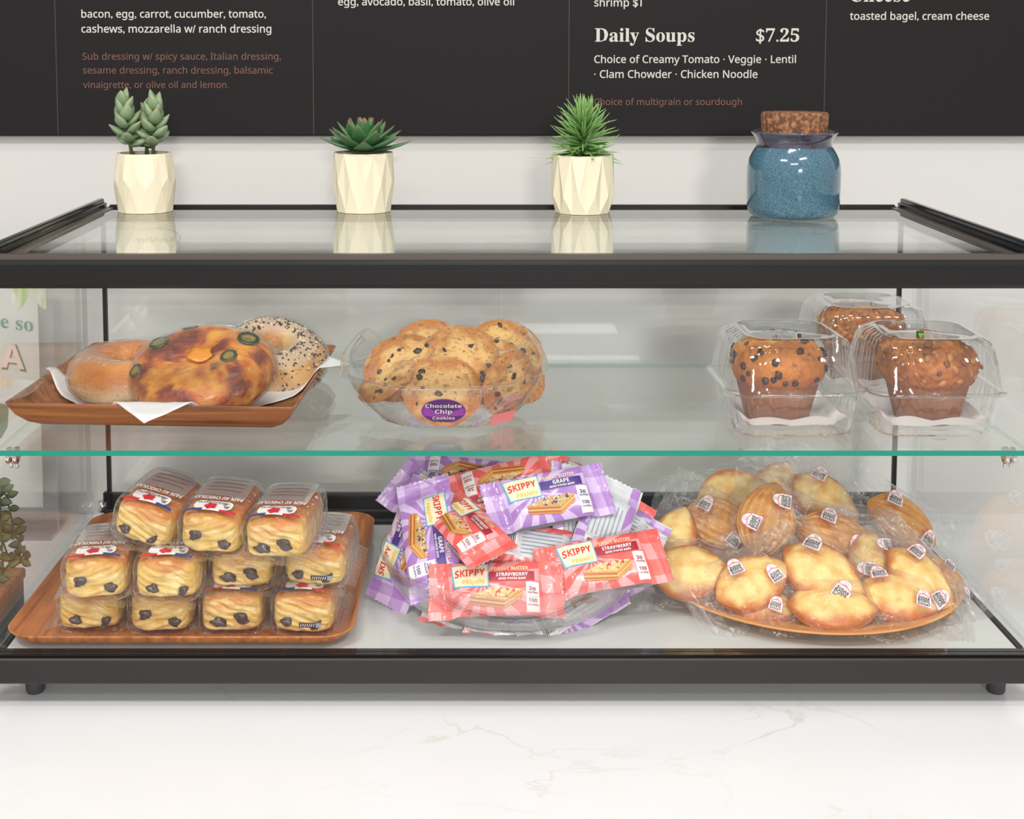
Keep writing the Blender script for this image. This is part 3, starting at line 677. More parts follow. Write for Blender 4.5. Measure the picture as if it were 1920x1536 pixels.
# ---- cookies
M_cookie = attr('cookie_dough', .62, bump=(210, .9, .0028), speck=(300, srgb(110, 62, 30), .60, .72))
M_choc = plain('dark_chocolate', srgb(56, 30, 26), .3, coat=.3)
ckg = 'wrapped chocolate chip cookies in the clear tub'
def cookie(seed, px, py, y, rad, elev, az, phi, label):
    t = thing('chocolate_chip_cookie', label, 'cookie', frame(aty(px, py, y), elev, az, phi), ckg)
    rn = random.Random(seed)
    def h(r, a): return .0055 * (1 - (r / rad) ** 3.2) + .0009 * N(r * 220 * math.cos(a) + seed, r * 220 * math.sin(a), seed) + .0012 * N(r * 90 * math.cos(a), r * 90 * math.sin(a), seed + 4)
    def rr(a): return rad * (1 + .035 * N(math.cos(a) * 1.5 + seed, math.sin(a) * 1.5) + .01 * N(math.cos(a) * 6, math.sin(a) * 6, seed))
    c0, c1 = srgb(196, 122, 52), srgb(232, 184, 112)
    b = MB()
    def top(i, j):
        a = 2 * math.pi * i; r = rr(a) * j; return (r * math.cos(a), r * math.sin(a), h(r, a) + .003)
    def bot(i, j):
        a = 2 * math.pi * i; r = rr(a) * (1 - j); return (r * math.cos(a), r * math.sin(a), -.0035 * (1 - (1 - j) ** 4) + .003 * (1 - j) ** 8)
    b.grid(top, 56, 20, 0, True, lambda i, j, p: mix(mix(c1, c0, sstep(.35, 1.05, j + .5 * FB(p[0] * 60 + seed, p[1] * 60, 1))), srgb(150, 92, 42), .6 * sstep(.25, .5, FB(p[0] * 130 + seed, p[1] * 130, 4))), False, True)
    b.grid(bot, 56, 8, 0, True, lambda i, j, p: mix(srgb(196, 128, 66), srgb(150, 92, 50), sstep(0, .3, j)), False, True)
    b.build('biscuit', M_cookie, t)
    for k in range(rn.randint(7, 9)):
        b = MB(); a, r = rn.random() * 6.28, rad * rn.uniform(.2, .9); s = rn.uniform(.002, .0047)
        b.blob((r * math.cos(a), r * math.sin(a), h(r, a) + .003), (s, s * rn.uniform(.5, .9), .0016), 8, 6, 0, None, Matrix.Rotation(rn.random() * 6, 3, 'Z'), .5, seed + k); b.build('chocolate_chip', M_choc, t)
    for k in range(3):
        b = MB(); a, r = rn.random() * 6.28, rad * rn.uniform(.2, .8); s = rn.uniform(.002, .004)
        b.blob((r * math.cos(a), r * math.sin(a), -.0033), (s, s * .7, .0012), 8, 6, 0, None, None, .5, seed + k); b.build('chocolate_chip', M_choc, t)
    b = MB()
    def wt(i, j):
        p = Vector(top(i, min(1, j))) * 1.0; return (p.x * 1.025, p.y * 1.025, p.z + .0016 + .0008 * N(p.x * 130, p.y * 320, seed))
    b.grid(wt, 48, 16, 0, True, None, False, True)
    b.grid(lambda i, j: (rr(2 * math.pi * i) * (1.025 - .06 * j) * math.cos(2 * math.pi * i), rr(2 * math.pi * i) * (1.025 - .06 * j) * math.sin(2 * math.pi * i), .004 - .009 * j), 48, 2, 0, True, None, False, True)
    b.build('plastic_wrap', M_wrap, t)
cookie(1, 828, 735, .1125, .0400, 47, 4, 10, 'chocolate chip cookie standing at the front of the tub behind the sticker')
cookie(2, 755, 692, .150, .0400, 46, -12, 75, 'cookie with a shiny streaked wrap at the upper left of the tub')
cookie(3, 806, 664, .172, .0400, 44, 6, 130, 'cookie mostly hidden at the back of the tub, left of its middle')
cookie(4, 862, 676, .156, .0400, 46, 3, 210, 'cookie with two dark chips in the back middle of the tub')
cookie(5, 945, 664, .180, .0410, 48, 10, 260, 'highest cookie, at the back right corner of the tub')
cookie(6, 922, 700, .152, .0410, 46, 12, 330, 'pale cookie between the front cookie and the tub right end')
cookie(7, 950, 718, .136, .0340, -6, 40, 20, 'cookie turned to show its brown underside at the front right of the tub')
cookie(8, 728, 716, .136, .0330, 56, -58, 40, 'cookie standing on edge against the left end of the tub')
cookie(9, 958, 698, .165, .0385, 44, 42, 100, 'cookie leaning on the right end wall of the tub')
# ---- muffins in clamshells
M_clam = clear('clamshell_plastic', (.972, .972, .972), f0=.055, rough=.025, bump=(60, .25, .002), haze=.02, power=2.6)
M_liner = two_tone('paper_liner', srgb(134, 84, 58), srgb(164, 108, 76), 40, .3, .7, .7)
M_muf = attr('muffin_crust', .55, bump=(220, .8, .003), coat=.1, speck=(170, srgb(140, 72, 26), .56, .75))
def clam_mesh():
    base, lid, fl = MB(), MB(), MB(); n = 160
    def ring(h, r, z, rib=0):
        o = resample(rrect(h, h, r, 10), n); out = []
        for k, (x, y) in enumerate(o):
            q = 1 + rib * (1 if math.sin(k * 2 * math.pi / n * 40) > 0 else -1) / h * (.9 if abs(x) > abs(y) * 1.02 or abs(x) > h * .35 else .15)
            out.append((x * q, y * q, z))
        return out
    base.rings([ring(.050, .016, .0022), ring(.0525, .017, .0, .0002), ring(.0545, .018, .003, .0006), ring(.0565, .020, .012, .0007), ring(.060, .022, .034, .0007), ring(.0615, .023, .0400)], 0, True, True, True)
    lid.rings([ring(.0625, .023, .0435), ring(.0615, .023, .048, .0007), ring(.0595, .024, .066, .0008), ring(.0570, .026, .080, .0008), ring(.053, .026, .0875, .0006), ring(.046, .024, .0915), ring(.041, .020, .0915), ring(.040, .020, .0900)], 0, True, True, False, True)
    fl.rings([ring(.0615, .023, .0400), ring(.0665, .026, .0400), ring(.0675, .026, .0412), ring(.0675, .026, .0425), ring(.0665, .026, .0437), ring(.0615, .023, .0435)])
    fl.tube([(x, -.0672, .0418) for x in [-.045 + .009 * k for k in range(11)]], .0012, 6)
    tab = MB(); tab.lathe([(.0001, .0385), (.008, .0385), (.0098, .0405), (.010, .0425)], 20, ctr=(-.006, -.0615))
    return base.mesh('base', [M_clam]), lid.mesh('lid', [M_clam]), fl.mesh('flange', [M_clam]), tab.mesh('latch', [M_clam])
CLM = clam_mesh()
def clam(px, py, y, rz, lc, lm, lp, kind, seed, dx=0):
    mw = Matrix.Translation((px, y, ZS + .0004)) @ Matrix.Rotation(R(rz), 4, 'Z')
    t = thing('clamshell_box', lc, 'clamshell', mw, 'clear ribbed muffin boxes on the shelf')
    for nm, me in zip(('base', 'lid', 'flange', 'latch'), CLM):
        o = bpy.data.objects.new(nm, me); COL.objects.link(o); o.parent = t
    b = MB()
    b.grid(lambda i, j: (-.0495 + .099 * i, -.0495 + .099 * j, .0042 + .006 * abs(N(i * 2.2 + seed, j * 2.2, 3)) * (abs(i - .5) + abs(j - .5)) * 2 + .010 * sstep(.36, .5, max(abs(i - .5), abs(j - .5)))), 20, 20)
    o = b.build('paper_sheet', plain('tissue_white', srgb(240, 236, 234), .8) if 'tissue_white' not in bpy.data.materials else bpy.data.materials['tissue_white']); o.matrix_basis = mw
    tag(o, lp, 'paper', 'paper sheets under the muffins')
    t = thing('muffin', lm, 'muffin', mw @ Matrix.Translation((dx, -.009, .0055)), 'muffins in clear boxes')
    H = .0385
    b = MB(); b.lathe([(.001, 0), (.029, 0), (.0305, .002), (.0392, H), (.0390, H + .003), (.037, H)], 144, rfn=lambda a, z: 1 + .014 * math.sin(a * 36) * sstep(0, .01, z)); b.build('paper_liner', M_liner, t)
    c0, c1, c2 = srgb(184, 100, 36), srgb(216, 132, 50), srgb(240, 200, 104)
    rn = random.Random(seed)
    def dome(i, j):
        a = 2 * math.pi * i; th = j * 1.0
        pr = [(.036, H - .004), (.043, H + .003), (.0455, H + .011), (.0455, H + .020), (.0425, H + .029), (.035, H + .0365), (.022, H + .0420), (.0005, H + .0435)]
        k = j * (len(pr) - 1); q = min(int(k), len(pr) - 2); f = k - q; r = pr[q][0] + (pr[q + 1][0] - pr[q][0]) * f; z = pr[q][1] + (pr[q + 1][1] - pr[q][1]) * f
        d = 1 + .03 * N(math.cos(a) * 2 + seed, math.sin(a) * 2, j * 3)
        if kind: d += .09 * max(0, FB(math.cos(a) * 6 + seed, math.sin(a) * 6, j * 8, 3)) * sstep(1.0, .8, j) + .03 * N(math.cos(a) * 14, math.sin(a) * 14, j * 16)
        return (r * d * math.cos(a), r * d * math.sin(a), H + (z - H) * (d if j > .4 else 1))
    def cf(i, j, p):
        n = FB(p[0] * 60 + seed, p[1] * 60, p[2] * 60); c = mix(c0, c1, sstep(.1, .6, j) + n * .7); c = mix(c, c2, sstep(.82, 1.0, j + .2 * n) * .8)
        if kind: c = mix(c, srgb(128, 66, 30), max(0, min(1, .45 + n * 1.6)) * sstep(1, .75, j) * .75)
        return c
    b = MB(); b.grid(dome, 96, 40, 0, True, cf, False, True); b.build('crumb', M_muf, t)
    b = MB(); nchip = 64
    for k in range(nchip if not kind else 130):
        i, j = rn.random(), rn.uniform(.18, .97); p = Vector(dome(i, j)); q = (p - Vector((0, 0, H + .012))).normalized()
        s = rn.uniform(.0026, .0043) if not kind else rn.uniform(.0014, .0034)
        if not kind: b.blob(p + q * .0006, (s, s * rn.uniform(.75, 1), s * .6), 10, 8, 0, srgb(58, 32, 26), q.to_track_quat('Z', 'Y').to_matrix() @ Matrix.Rotation(rn.random() * 6, 3, 'Z'), .5, k)
        else: b.blob(p, (s * 1.5, s, s * .7), 7, 5, 0, mix(srgb(126, 68, 30), srgb(204, 136, 66), rn.random()), q.to_track_quat('Z', 'Y').to_matrix() @ Matrix.Rotation(rn.random() * 6, 3, 'Z'), .3, k)
    b.build('chocolate_chips' if not kind else 'nut_topping', attr('muffin_topping', .4, coat=.2) if 'muffin_topping' not in bpy.data.materials else bpy.data.materials['muffin_topping'], t)
    if kind == 2:
        b = MB(); b.blob((-.008, -.002, H + .0445), (.005, .003, .0018), 10, 6, 0, srgb(110, 190, 60)); b.blob((-.008, .0005, H + .0468), (.0042, .0022, .0014), 10, 6, 0, srgb(90, 60, 40)); b.build('pumpkin_seed', bpy.data.materials['muffin_topping'], t)
clam(.3130, 0, .119, 1, 'clear clamshell box with the chocolate chip muffin, left in the front row', 'chocolate chip muffin with dark chips on its orange crust', 'white paper sheet under the chocolate chip muffin', 0, 3, -.008)
clam(.4490, 0, .117, -1, 'clear clamshell box in front, at the right end of the shelf', 'nut-crusted muffin with a green seed on top, front right', 'white paper sheet under the front right nut muffin', 2, 11, .002)
clam(.4350, 0, .272, 0, 'clear clamshell box behind the two front muffin boxes', 'nut-crusted muffin at the back, partly hidden by the front boxes', 'white paper sheet under the rear muffin', 1, 17, -.004)
# ================================================================== LOWER DECK
LX, LY, LHX, LHY, LFL, LH = -.265, .1745, .162, .168, .026, .0155
tray('wooden_tray', 'long teak tray with rounded corners under the stacked chocolate pastries', LHX, LHY, .030, LFL, LH, M_wood2, Matrix.Translation((LX, LY, ZD + .0004)), 'tray', .005)
# ---- chocolate pastries in printed film
M_pas = attr('pastry_crust', .5, bump=(120, .5, .002), coat=.1)
M_red, M_blue, M_wht = plain('print_red', srgb(206, 44, 58), .4), plain('print_blue', srgb(38, 74, 140), .4), plain('badge_white', srgb(240, 234, 230), .4)
M_ink = plain('print_dark', srgb(50, 44, 44), .5)
M_grey = plain('print_grey', srgb(140, 154, 170), .4)
M_milky = clear('printed_milky_film', (.80, .79, .78), f0=.05, rough=.08, haze=.22, power=3)
M_film2 = clear('bakery_film', (.982, .982, .982), f0=.085, rough=.14, bump=(125, 1.0, .015), haze=.003, power=4)
PW, PD, PH = .0610, .100, .0385
def superbox(hx, hy, hz, e):
    def fn(d):
        k = (abs(d.x / hx) ** e + abs(d.y / hy) ** e + abs(d.z / hz) ** e) ** (-1 / e); return d * k
    return fn
def cubegrid(b, fn, n, colfn=None, mat=0):
    for ax in range(3):
        for sg in (-1, 1):
            def g(i, j):
                q = [0, 0, 0]; q[ax] = sg; q[(ax + 1) % 3] = (2 * i - 1) * sg; q[(ax + 2) % 3] = 2 * j - 1; return fn(Vector(q))
            b.grid(g, n, n, mat, True, (lambda i, j, p: colfn(p)) if colfn else None)
def pastry_meshes(seed):
    sb = superbox(PW / 2 - .002, PD / 2 - .006, PH / 2 - .0012, 5.5)
    def fn(q):
        d = Vector((q.x * PW / 2, q.y * PD / 2, q.z * PH / 2)); p = sb(d)
        f = 1 + .035 * N(p.x * 60 + seed, p.y * 45, p.z * 60) + .012 * N(p.x * 160, p.y * 160, p.z * 160 + seed)
        if p.z > 0: p.z += .0025 * (1 - (p.x / (PW / 2)) ** 2)
        if p.y < -PD * .38:      # rolled dough layers on the cut end
            p.y += .0006 * math.sin((p.z + .35 * p.x * (1 if seed % 2 else -1) + .004 * N(p.x * 50 + seed, p.z * 60)) * 900 + seed) + .0022 * N(p.x * 70 + seed, p.z * 110, 5)
        return p * f
    def cf(p):
        n = FB(p.x * 40 + seed, p.y * 40, p.z * 50); top = sstep(.004, PH / 2, p.z + n * .008)
        c = mix(srgb(224, 182, 88), srgb(238, 206, 124), .5 + n)
        c = mix(c, srgb(204, 116, 32), top * .9); c = mix(c, srgb(158, 76, 22), sstep(-.042, .01, p.y) * (.35 + .6 * top))
        if p.y < -PD * .4:
            lay = math.sin((p.z + .3 * p.x * (1 if seed % 2 else -1) + .006 * N(p.x * 60 + seed, p.z * 70)) * 1500 + seed)
            c = mix(c, srgb(194, 138, 50), .55 * sstep(.3, .95, lay + .8 * FB(p.x * 60 + seed, p.z * 60, 2))); c = mix(c, srgb(248, 228, 166), .45 * sstep(.1, .5, FB(p.x * 45 + seed, p.z * 130, 9)))
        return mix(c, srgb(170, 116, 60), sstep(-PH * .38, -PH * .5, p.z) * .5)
    a = MB(); cubegrid(a, fn, 40, cf)
    cs = []; rn = random.Random(seed)
    for x in (-.0145, .0135):
        y0 = -PD / 2 + .0048; w, hh = rn.uniform(.0050, .0085), rn.uniform(.0026, .0046)
        c = MB(); cs.append(c); c.blob((x + rn.uniform(-.005, .006), y0 + .001, -.003 + rn.uniform(-.006, .005)), (w, .0030, hh), 16, 12, 0, None, Matrix.Rotation(rn.uniform(-1.0, 1.0), 3, 'Y'), .6, seed + x * 100)
    return [a.mesh('pastry', [M_pas])] + [c.mesh('chocolate_piece', [M_choc]) for c in cs]
PM = [pastry_meshes(s) for s in (1, 14, 33, 47)]
FS = superbox(PW / 2 + .0008, PD / 2 - .002, PH / 2 + .0012, 7)
def film_pt(x, y, o=0):      # height of the wrapper above a plan point (top side)
    k = 1 - min(1, abs(x / (PW / 2 + .0008))) ** 7 - min(1, abs(y / (PD / 2 - .002))) ** 7
    return (PH / 2 + .0012) * max(0, k) ** (1 / 7) + .0025 * (1 - (x / (PW / 2)) ** 2) + o
def film_front(x, z, o=0):   # wrapper surface on the front end
    k = 1 - min(1, abs(x / (PW / 2 + .0008))) ** 7 - min(1, abs(z / (PH / 2 + .0012))) ** 7
    return -(PD / 2 - .002) * max(0, k) ** (1 / 7) - o
def wrapper_mesh(seed):
    b = MB()
    def fn(q):
        d = Vector((q.x * PW / 2, q.y * PD / 2, q.z * PH / 2)); p = FS(d)
        if p.z > 0: p.z += .0025 * (1 - (p.x / (PW / 2)) ** 2)
        return p + d.normalized() * (.0007 * N(p.x * 120 + seed, p.y * 50, p.z * 120) + .0004)
    cubegrid(b, fn, 16)
    w = b.mesh('wrapper', [M_film2])
    f = MB(); rn = random.Random(seed)
    for sx in (-1, 1):       # flat crimped side ends of the bag
        x0, x1 = sx * (PW / 2 - .001), sx * (PW / 2 + rn.uniform(.006, .010)); z0 = -PH * .30
        f.grid(lambda i, j: (x0 + (x1 - x0) * i, -.047 + .092 * j, z0 + .012 * (1 - i) * (.5 - abs(j - .5)) + .0016 * math.sin(j * 60 + seed) * i - .004 * i), 6, 40)
    f.grid(lambda i, j: (-PW / 2 + PW * i, -PD / 2 + .004 - .013 * j, -PH * .47 + .002 * math.sin(i * 9 + seed) * j + .0006 * math.sin(i * 90) + .001 * j), 60, 4)
    return w, f.mesh('film_seal', [M_seal])
WM = [wrapper_mesh(s) for s in (2, 21, 40)]
def ribbon_mesh(flip, seed):
    b = MB(); y0 = -.0385
    for k, m in enumerate((0, 1, 2) if not flip else (2, 1, 0)):
        xa = -.0245 + .0163 * k
        def g(i, j):
            x = xa + .0163 * i; y = y0 + .0036 * j + .0012 * math.sin(x * 120 + seed); return (x, y, film_pt(x, y, .0014))
        b.grid(g, 6, 2, m)
    return b.mesh('ribbon_print', [M_red, M_wht, M_blue])
RM = [ribbon_mesh(0, 1), ribbon_mesh(0, 3), ribbon_mesh(1, 2)]
def tp(x, y, o): return (-x, -y, film_pt(-x, -y, o))       # lettering reads from behind the pack
def badge_mesh():
    b = MB(); cy = .0268
    b.poly([tp(x, cy + y, .0014) for x, y in rrect(.0180, .0082, .0055, 5)], 0)
    b.poly([tp(.002 + (.0054 + .0008 * math.cos(5 * a)) * math.cos(a), cy + .0030 + (.0054 + .0008 * math.cos(5 * a)) * math.sin(a), .0017) for a in [R(10 * k) for k in range(36)]], 1)
    b.text('La', 'script', .0062, lambda x, y: tp(x - .0165, cy + .0010 + y * 1.3, .0018), 2)
    b.text('Boulangere', 'script', .0300, lambda x, y: tp(x - .0140, cy - .0055 + y * 1.4, .0019), 2)
    return b.mesh('brand_badge', [M_wht, M_red, M_ink])
def name_mesh():
    b = MB(); b.text('PAIN AU CHOCOLAT', 'sansb', .046, lambda x, y: tp(x, 0.0090 + y * 1.9 - 5 * x * x, .0016), 0, 'C'); return b.mesh('product_name', [M_wht])
def panel_mesh():
    b = MB(); b.grid(lambda i, j: tp(-.024 + .048 * i, -.040 + .046 * j, .0013), 10, 10)
    for k in range(4): b.grid(lambda i, j: tp(-.018 + .034 * i, -.030 + .008 * k + .0006 * j, .0018), 6, 1, 1)
    return b.mesh('ingredient_panel', [M_milky, M_ink])
def code_mesh():
    b = MB()
    def q(x, z): return (x, film_front(x, z, .0012), z)
    b.poly([q(x, z) for x, z in ((-.002, -.0085), (.0135, -.0085), (.0135, -.0040), (-.002, -.0040))], 0); b.poly([q(x, z) for x, z in ((.0135, -.0085), (.0180, -.0085), (.0185, -.0062), (.0180, -.0040), (.0135, -.0040))], 1)
    for k in range(7): b.poly([(x, y - .0003, z) for x, y, z in (q(-.001 + .002 * k, -.0075), q(-.0004 + .002 * k, -.0075), q(.0006 + .002 * k, -.0048), q(.0 + .002 * k, -.0048))], 2)
    return b.mesh('date_code', [M_ink, M_grey, M_wht])
BM_, NM_, IM_, DM_ = badge_mesh(), name_mesh(), panel_mesh(), code_mesh()
def kid(t, me, nm=None):
    o = bpy.data.objects.new(nm or me.name.split('.')[0], me); COL.objects.link(o); o.parent = t; return o
pg = 'film-wrapped chocolate pastries stacked on the teak tray'
def pastry(px, pyb, y, rz, rx, ry, pm, wm, rm, code, label, rb=True, lift=0):
    """px, pyb: middle of the lower front edge"""
    p = atz(px, pyb, y); rot = Matrix.Rotation(R(rz), 4, 'Z') @ Matrix.Rotation(R(rx), 4, 'X') @ Matrix.Rotation(R(ry), 4, 'Y')
    mw = Matrix.Translation(p) @ rot @ Matrix.Translation((0, PD / 2 - .004, PH / 2))
    t = thing('chocolate_pastry', label, 'pastry', mw, pg)
    kid(t, PM[pm][0]); kid(t, PM[pm][1]); kid(t, PM[pm][2]); kid(t, WM[wm][0]); kid(t, WM[wm][1]); kid(t, RM[rm]); kid(t, NM_); kid(t, IM_)
    if rb: kid(t, BM_)
    if code: kid(t, DM_)
Z1, Z2, Z3 = .0562, .0962, .1360      # heights of the three layers
pastry(164, 1189, Z1, 2, 0, 0, 0, 0, 0, 0, 'bottom-row pastry at the left end of the stack')
pastry(296, 1194, Z1, -1, 0, 0, 1, 1, 0, 0, 'bottom-row pastry, second from the left')
pastry(432, 1194, Z1, 1, 0, 0, 2, 2, 1, 0, 'bottom-row pastry, third from the left, with bent ribbon print')
pastry(566, 1195, Z1, -3, 0, 0, 3, 0, 2, 1, 'bottom-row pastry at the right end, dark date code on its front')
pastry(176, 1131, Z2, 3, 2, -1, 1, 1, 0, 0, 'middle-row pastry at the left, white badge with red flower on top')
pastry(308, 1131, Z2, -1, 2, 1, 0, 2, 0, 0, 'middle-row pastry, second from the left, badge half folded')
pastry(450, 1110, Z2, 0, 0, 0, 2, 0, 1, 0, 'middle-row pastry set back in shade, third from the left')
pastry(588, 1106, Z2, -4, 2, 0, 3, 1, 2, 1, 'middle-row pastry at the right with dark date code')
pastry(256, 1026, Z3 + .003, -12, 4, 12, 3, 0, 0, 0, 'top-row pastry at the left, tilted, tricolour ribbon slanting down')
pastry(388, 1046, Z3, -7, 5, 3, 1, 2, 2, 0, 'top-row pastry in the middle, blue-white-red ribbon on its edge')
pastry(514, 1056, Z3, -8, 4, -2, 2, 1, 2, 0, 'top-row pastry at the right, nearest the tray middle, two chocolate spots')
# ---- bowl of wafer bars
BX, BY, BR, BZ = .047, .1405, .1290, .048
M_bowl = clear('bowl_plastic', (.955, .955, .958), f0=.07, rough=.02, haze=.02, power=2.4)
t = thing('clear_bowl', 'round clear plastic bowl full of pink and purple wafer bars', 'bowl', (BX, BY, ZD + .0004))
b = MB(); pr = []
for k in range(13):
    a = R(90 * k / 12); pr.append((.078 + (BR - .078) * math.sin(a) ** .9 if k else .078, BZ * (1 - math.cos(a)) if k else 0))
b.lathe([(.001, .0015), (.074, .0015), (.076, 0)] + pr[0:] , 96); b.lathe([(r - .002, z + .0018) for r, z in pr[1:]], 96)
b.build('body', M_bowl, t)
b = MB(); b.lathe([(BR, BZ - .001), (BR + .0030, BZ + .0002), (BR + .0034, BZ + .0022), (BR + .0010, BZ + .0036), (BR - .002, BZ + .0018)], 96); b.build('rim', M_bowl, t)
BL, BW, BT, SE = .128, .055, .017, .0125
def print_mat(name, c1, c2, c3):
    m, nt, ns, lk, b = newmat(name)
    tc = ns.new('ShaderNodeTexCoord'); sp = ns.new('ShaderNodeSeparateXYZ'); lk.new(tc.outputs['Object'], sp.inputs[0])
    def mth(op, a, bb=None, v=None):
        n = ns.new('ShaderNodeMath'); n.operation = op
        for k, q in enumerate((a, bb if bb is not None else v)):
            if q is None: continue
            if isinstance(q, (int, float)): n.inputs[k].default_value = q
            else: lk.new(q, n.inputs[k])
        return n.outputs[0]
    X, Y = sp.outputs[0], sp.outputs[1]
    ang = mth('ARCTAN2', mth('SUBTRACT', Y, .006), mth('ADD', X, .012))
    rays = mth('GREATER_THAN', mth('SINE', mth('MULTIPLY', ang, 13)), 0.0)
    cx = mth('GREATER_THAN', mth('SINE', mth('MULTIPLY', mth('ADD', X, mth('MULTIPLY', Y, .12)), 290)), 0.0); cy = mth('GREATER_THAN', mth('SINE', mth('ADD', mth('MULTIPLY', Y, 190), .6)), 0.0)
    chk = mth('MULTIPLY', mth('ADD', cx, cy), .5)
    ends = mth('GREATER_THAN', mth('ABSOLUTE', X), .041)
    rp = ns.new('ShaderNodeMix'); rp.data_type = 'FLOAT'; lk.new(ends, rp.inputs['Factor']); lk.new(rays, rp.inputs['A']); lk.new(chk, rp.inputs['B'])
    cr = ns.new('ShaderNodeValToRGB'); e = cr.color_ramp.elements; e[0].position = 0; e[0].color = (*c1, 1); e[1].position = 1; e[1].color = (*c2, 1); k = e.new(.5); k.color = (*c3, 1)
    lk.new(rp.outputs[0], cr.inputs[0]); lk.new(cr.outputs[0], b.inputs['Base Color'])
    b.inputs['Roughness'].default_value = .3; b.inputs['Coat Weight'].default_value = .5; b.inputs['Coat Roughness'].default_value = .12
    add_noise_bump(nt, b, 70, .35, .002)
    return m
M_pink = print_mat('strawberry_print', srgb(238, 98, 92), srgb(246, 164, 164), srgb(240, 118, 110))
M_lila = print_mat('grape_print', srgb(172, 126, 196), srgb(216, 190, 230), srgb(192, 156, 212))
M_silv = plain('foil_white_back', srgb(214, 214, 218), .3, bump=(80, .4, .002), coat=.3)
M_cream = plain('print_cream', srgb(240, 226, 190), .4); M_logo = plain('logo_red', srgb(214, 50, 46), .4); M_cyan = plain('print_cyan', srgb(90, 178, 216), .4)
M_yel = plain('print_yellow', srgb(236, 190, 60), .4); M_wine = plain('band_wine', srgb(168, 28, 48), .4); M_viol = plain('band_violet', srgb(72, 44, 128), .4)
M_gold = plain('print_gold', srgb(240, 214, 160), .4)
M_wafer = attr('wafer_picture', .4)
def bar_h(x, y):
    k = sstep(BL / 2 - SE - .001, BL / 2 - SE - .020, abs(x)); w = max(0, 1 - (2 * y / BW) ** 4) ** .5
    wr = .0007 * N(x * 90, y * 160, 1.5) * (1 + 2 * (1 - k))
    return max(.0004, BT / 2 * k * w + wr * w + .0004)
def bar_wrapper(m):
    b = MB(); nx, ny = 60, 22
    for sgn in (1, -1):
        def g(i, j):
            x = (i - .5) * BL; y = (j - .5) * BW * (1 - .06 * sstep(BL / 2 - .02, BL / 2 - .03, abs(x)))
            if i in (0, 1): x += (.0011 if (round(j * ny) % 2) else 0) * (1 if i == 0 else -1)
            cr = .0005 * math.sin(x * 4200) * sstep(BL / 2 - SE, BL / 2 - SE + .002, abs(x))
            return (x, y, sgn * bar_h(x, y) + cr)
        b.grid(g, nx, ny, 0 if sgn > 0 else 1, True, None, sgn < 0)
        # side fold: printed film wraps a little way round to the back
        if sgn < 0:
            for sy in (-1, 1):
                b.grid(lambda i, j: ((i - .5) * BL, sy * (BW / 2 - .0022 - .009 * j), -bar_h((i - .5) * BL, BW / 2 - .0022 - .009 * j) - .0005), 50, 3, 0)
    return b.mesh('wrapper', [m, M_silv])
def bp(x, y, o=.0006): return (x, y, bar_h(x, y) + o)
def dense(b, pts, mat, o):
    """flat printed patch: fan of quads so it follows the pillow"""
    (x0, y0), (x1, y1), (x2, y2), (x3, y3) = pts
    b.grid(lambda i, j: bp((x0 * (1 - i) + x1 * i) * (1 - j) + (x3 * (1 - i) + x2 * i) * j, (y0 * (1 - i) + y1 * i) * (1 - j) + (y3 * (1 - i) + y2 * i) * j, o), 8, 4, mat)
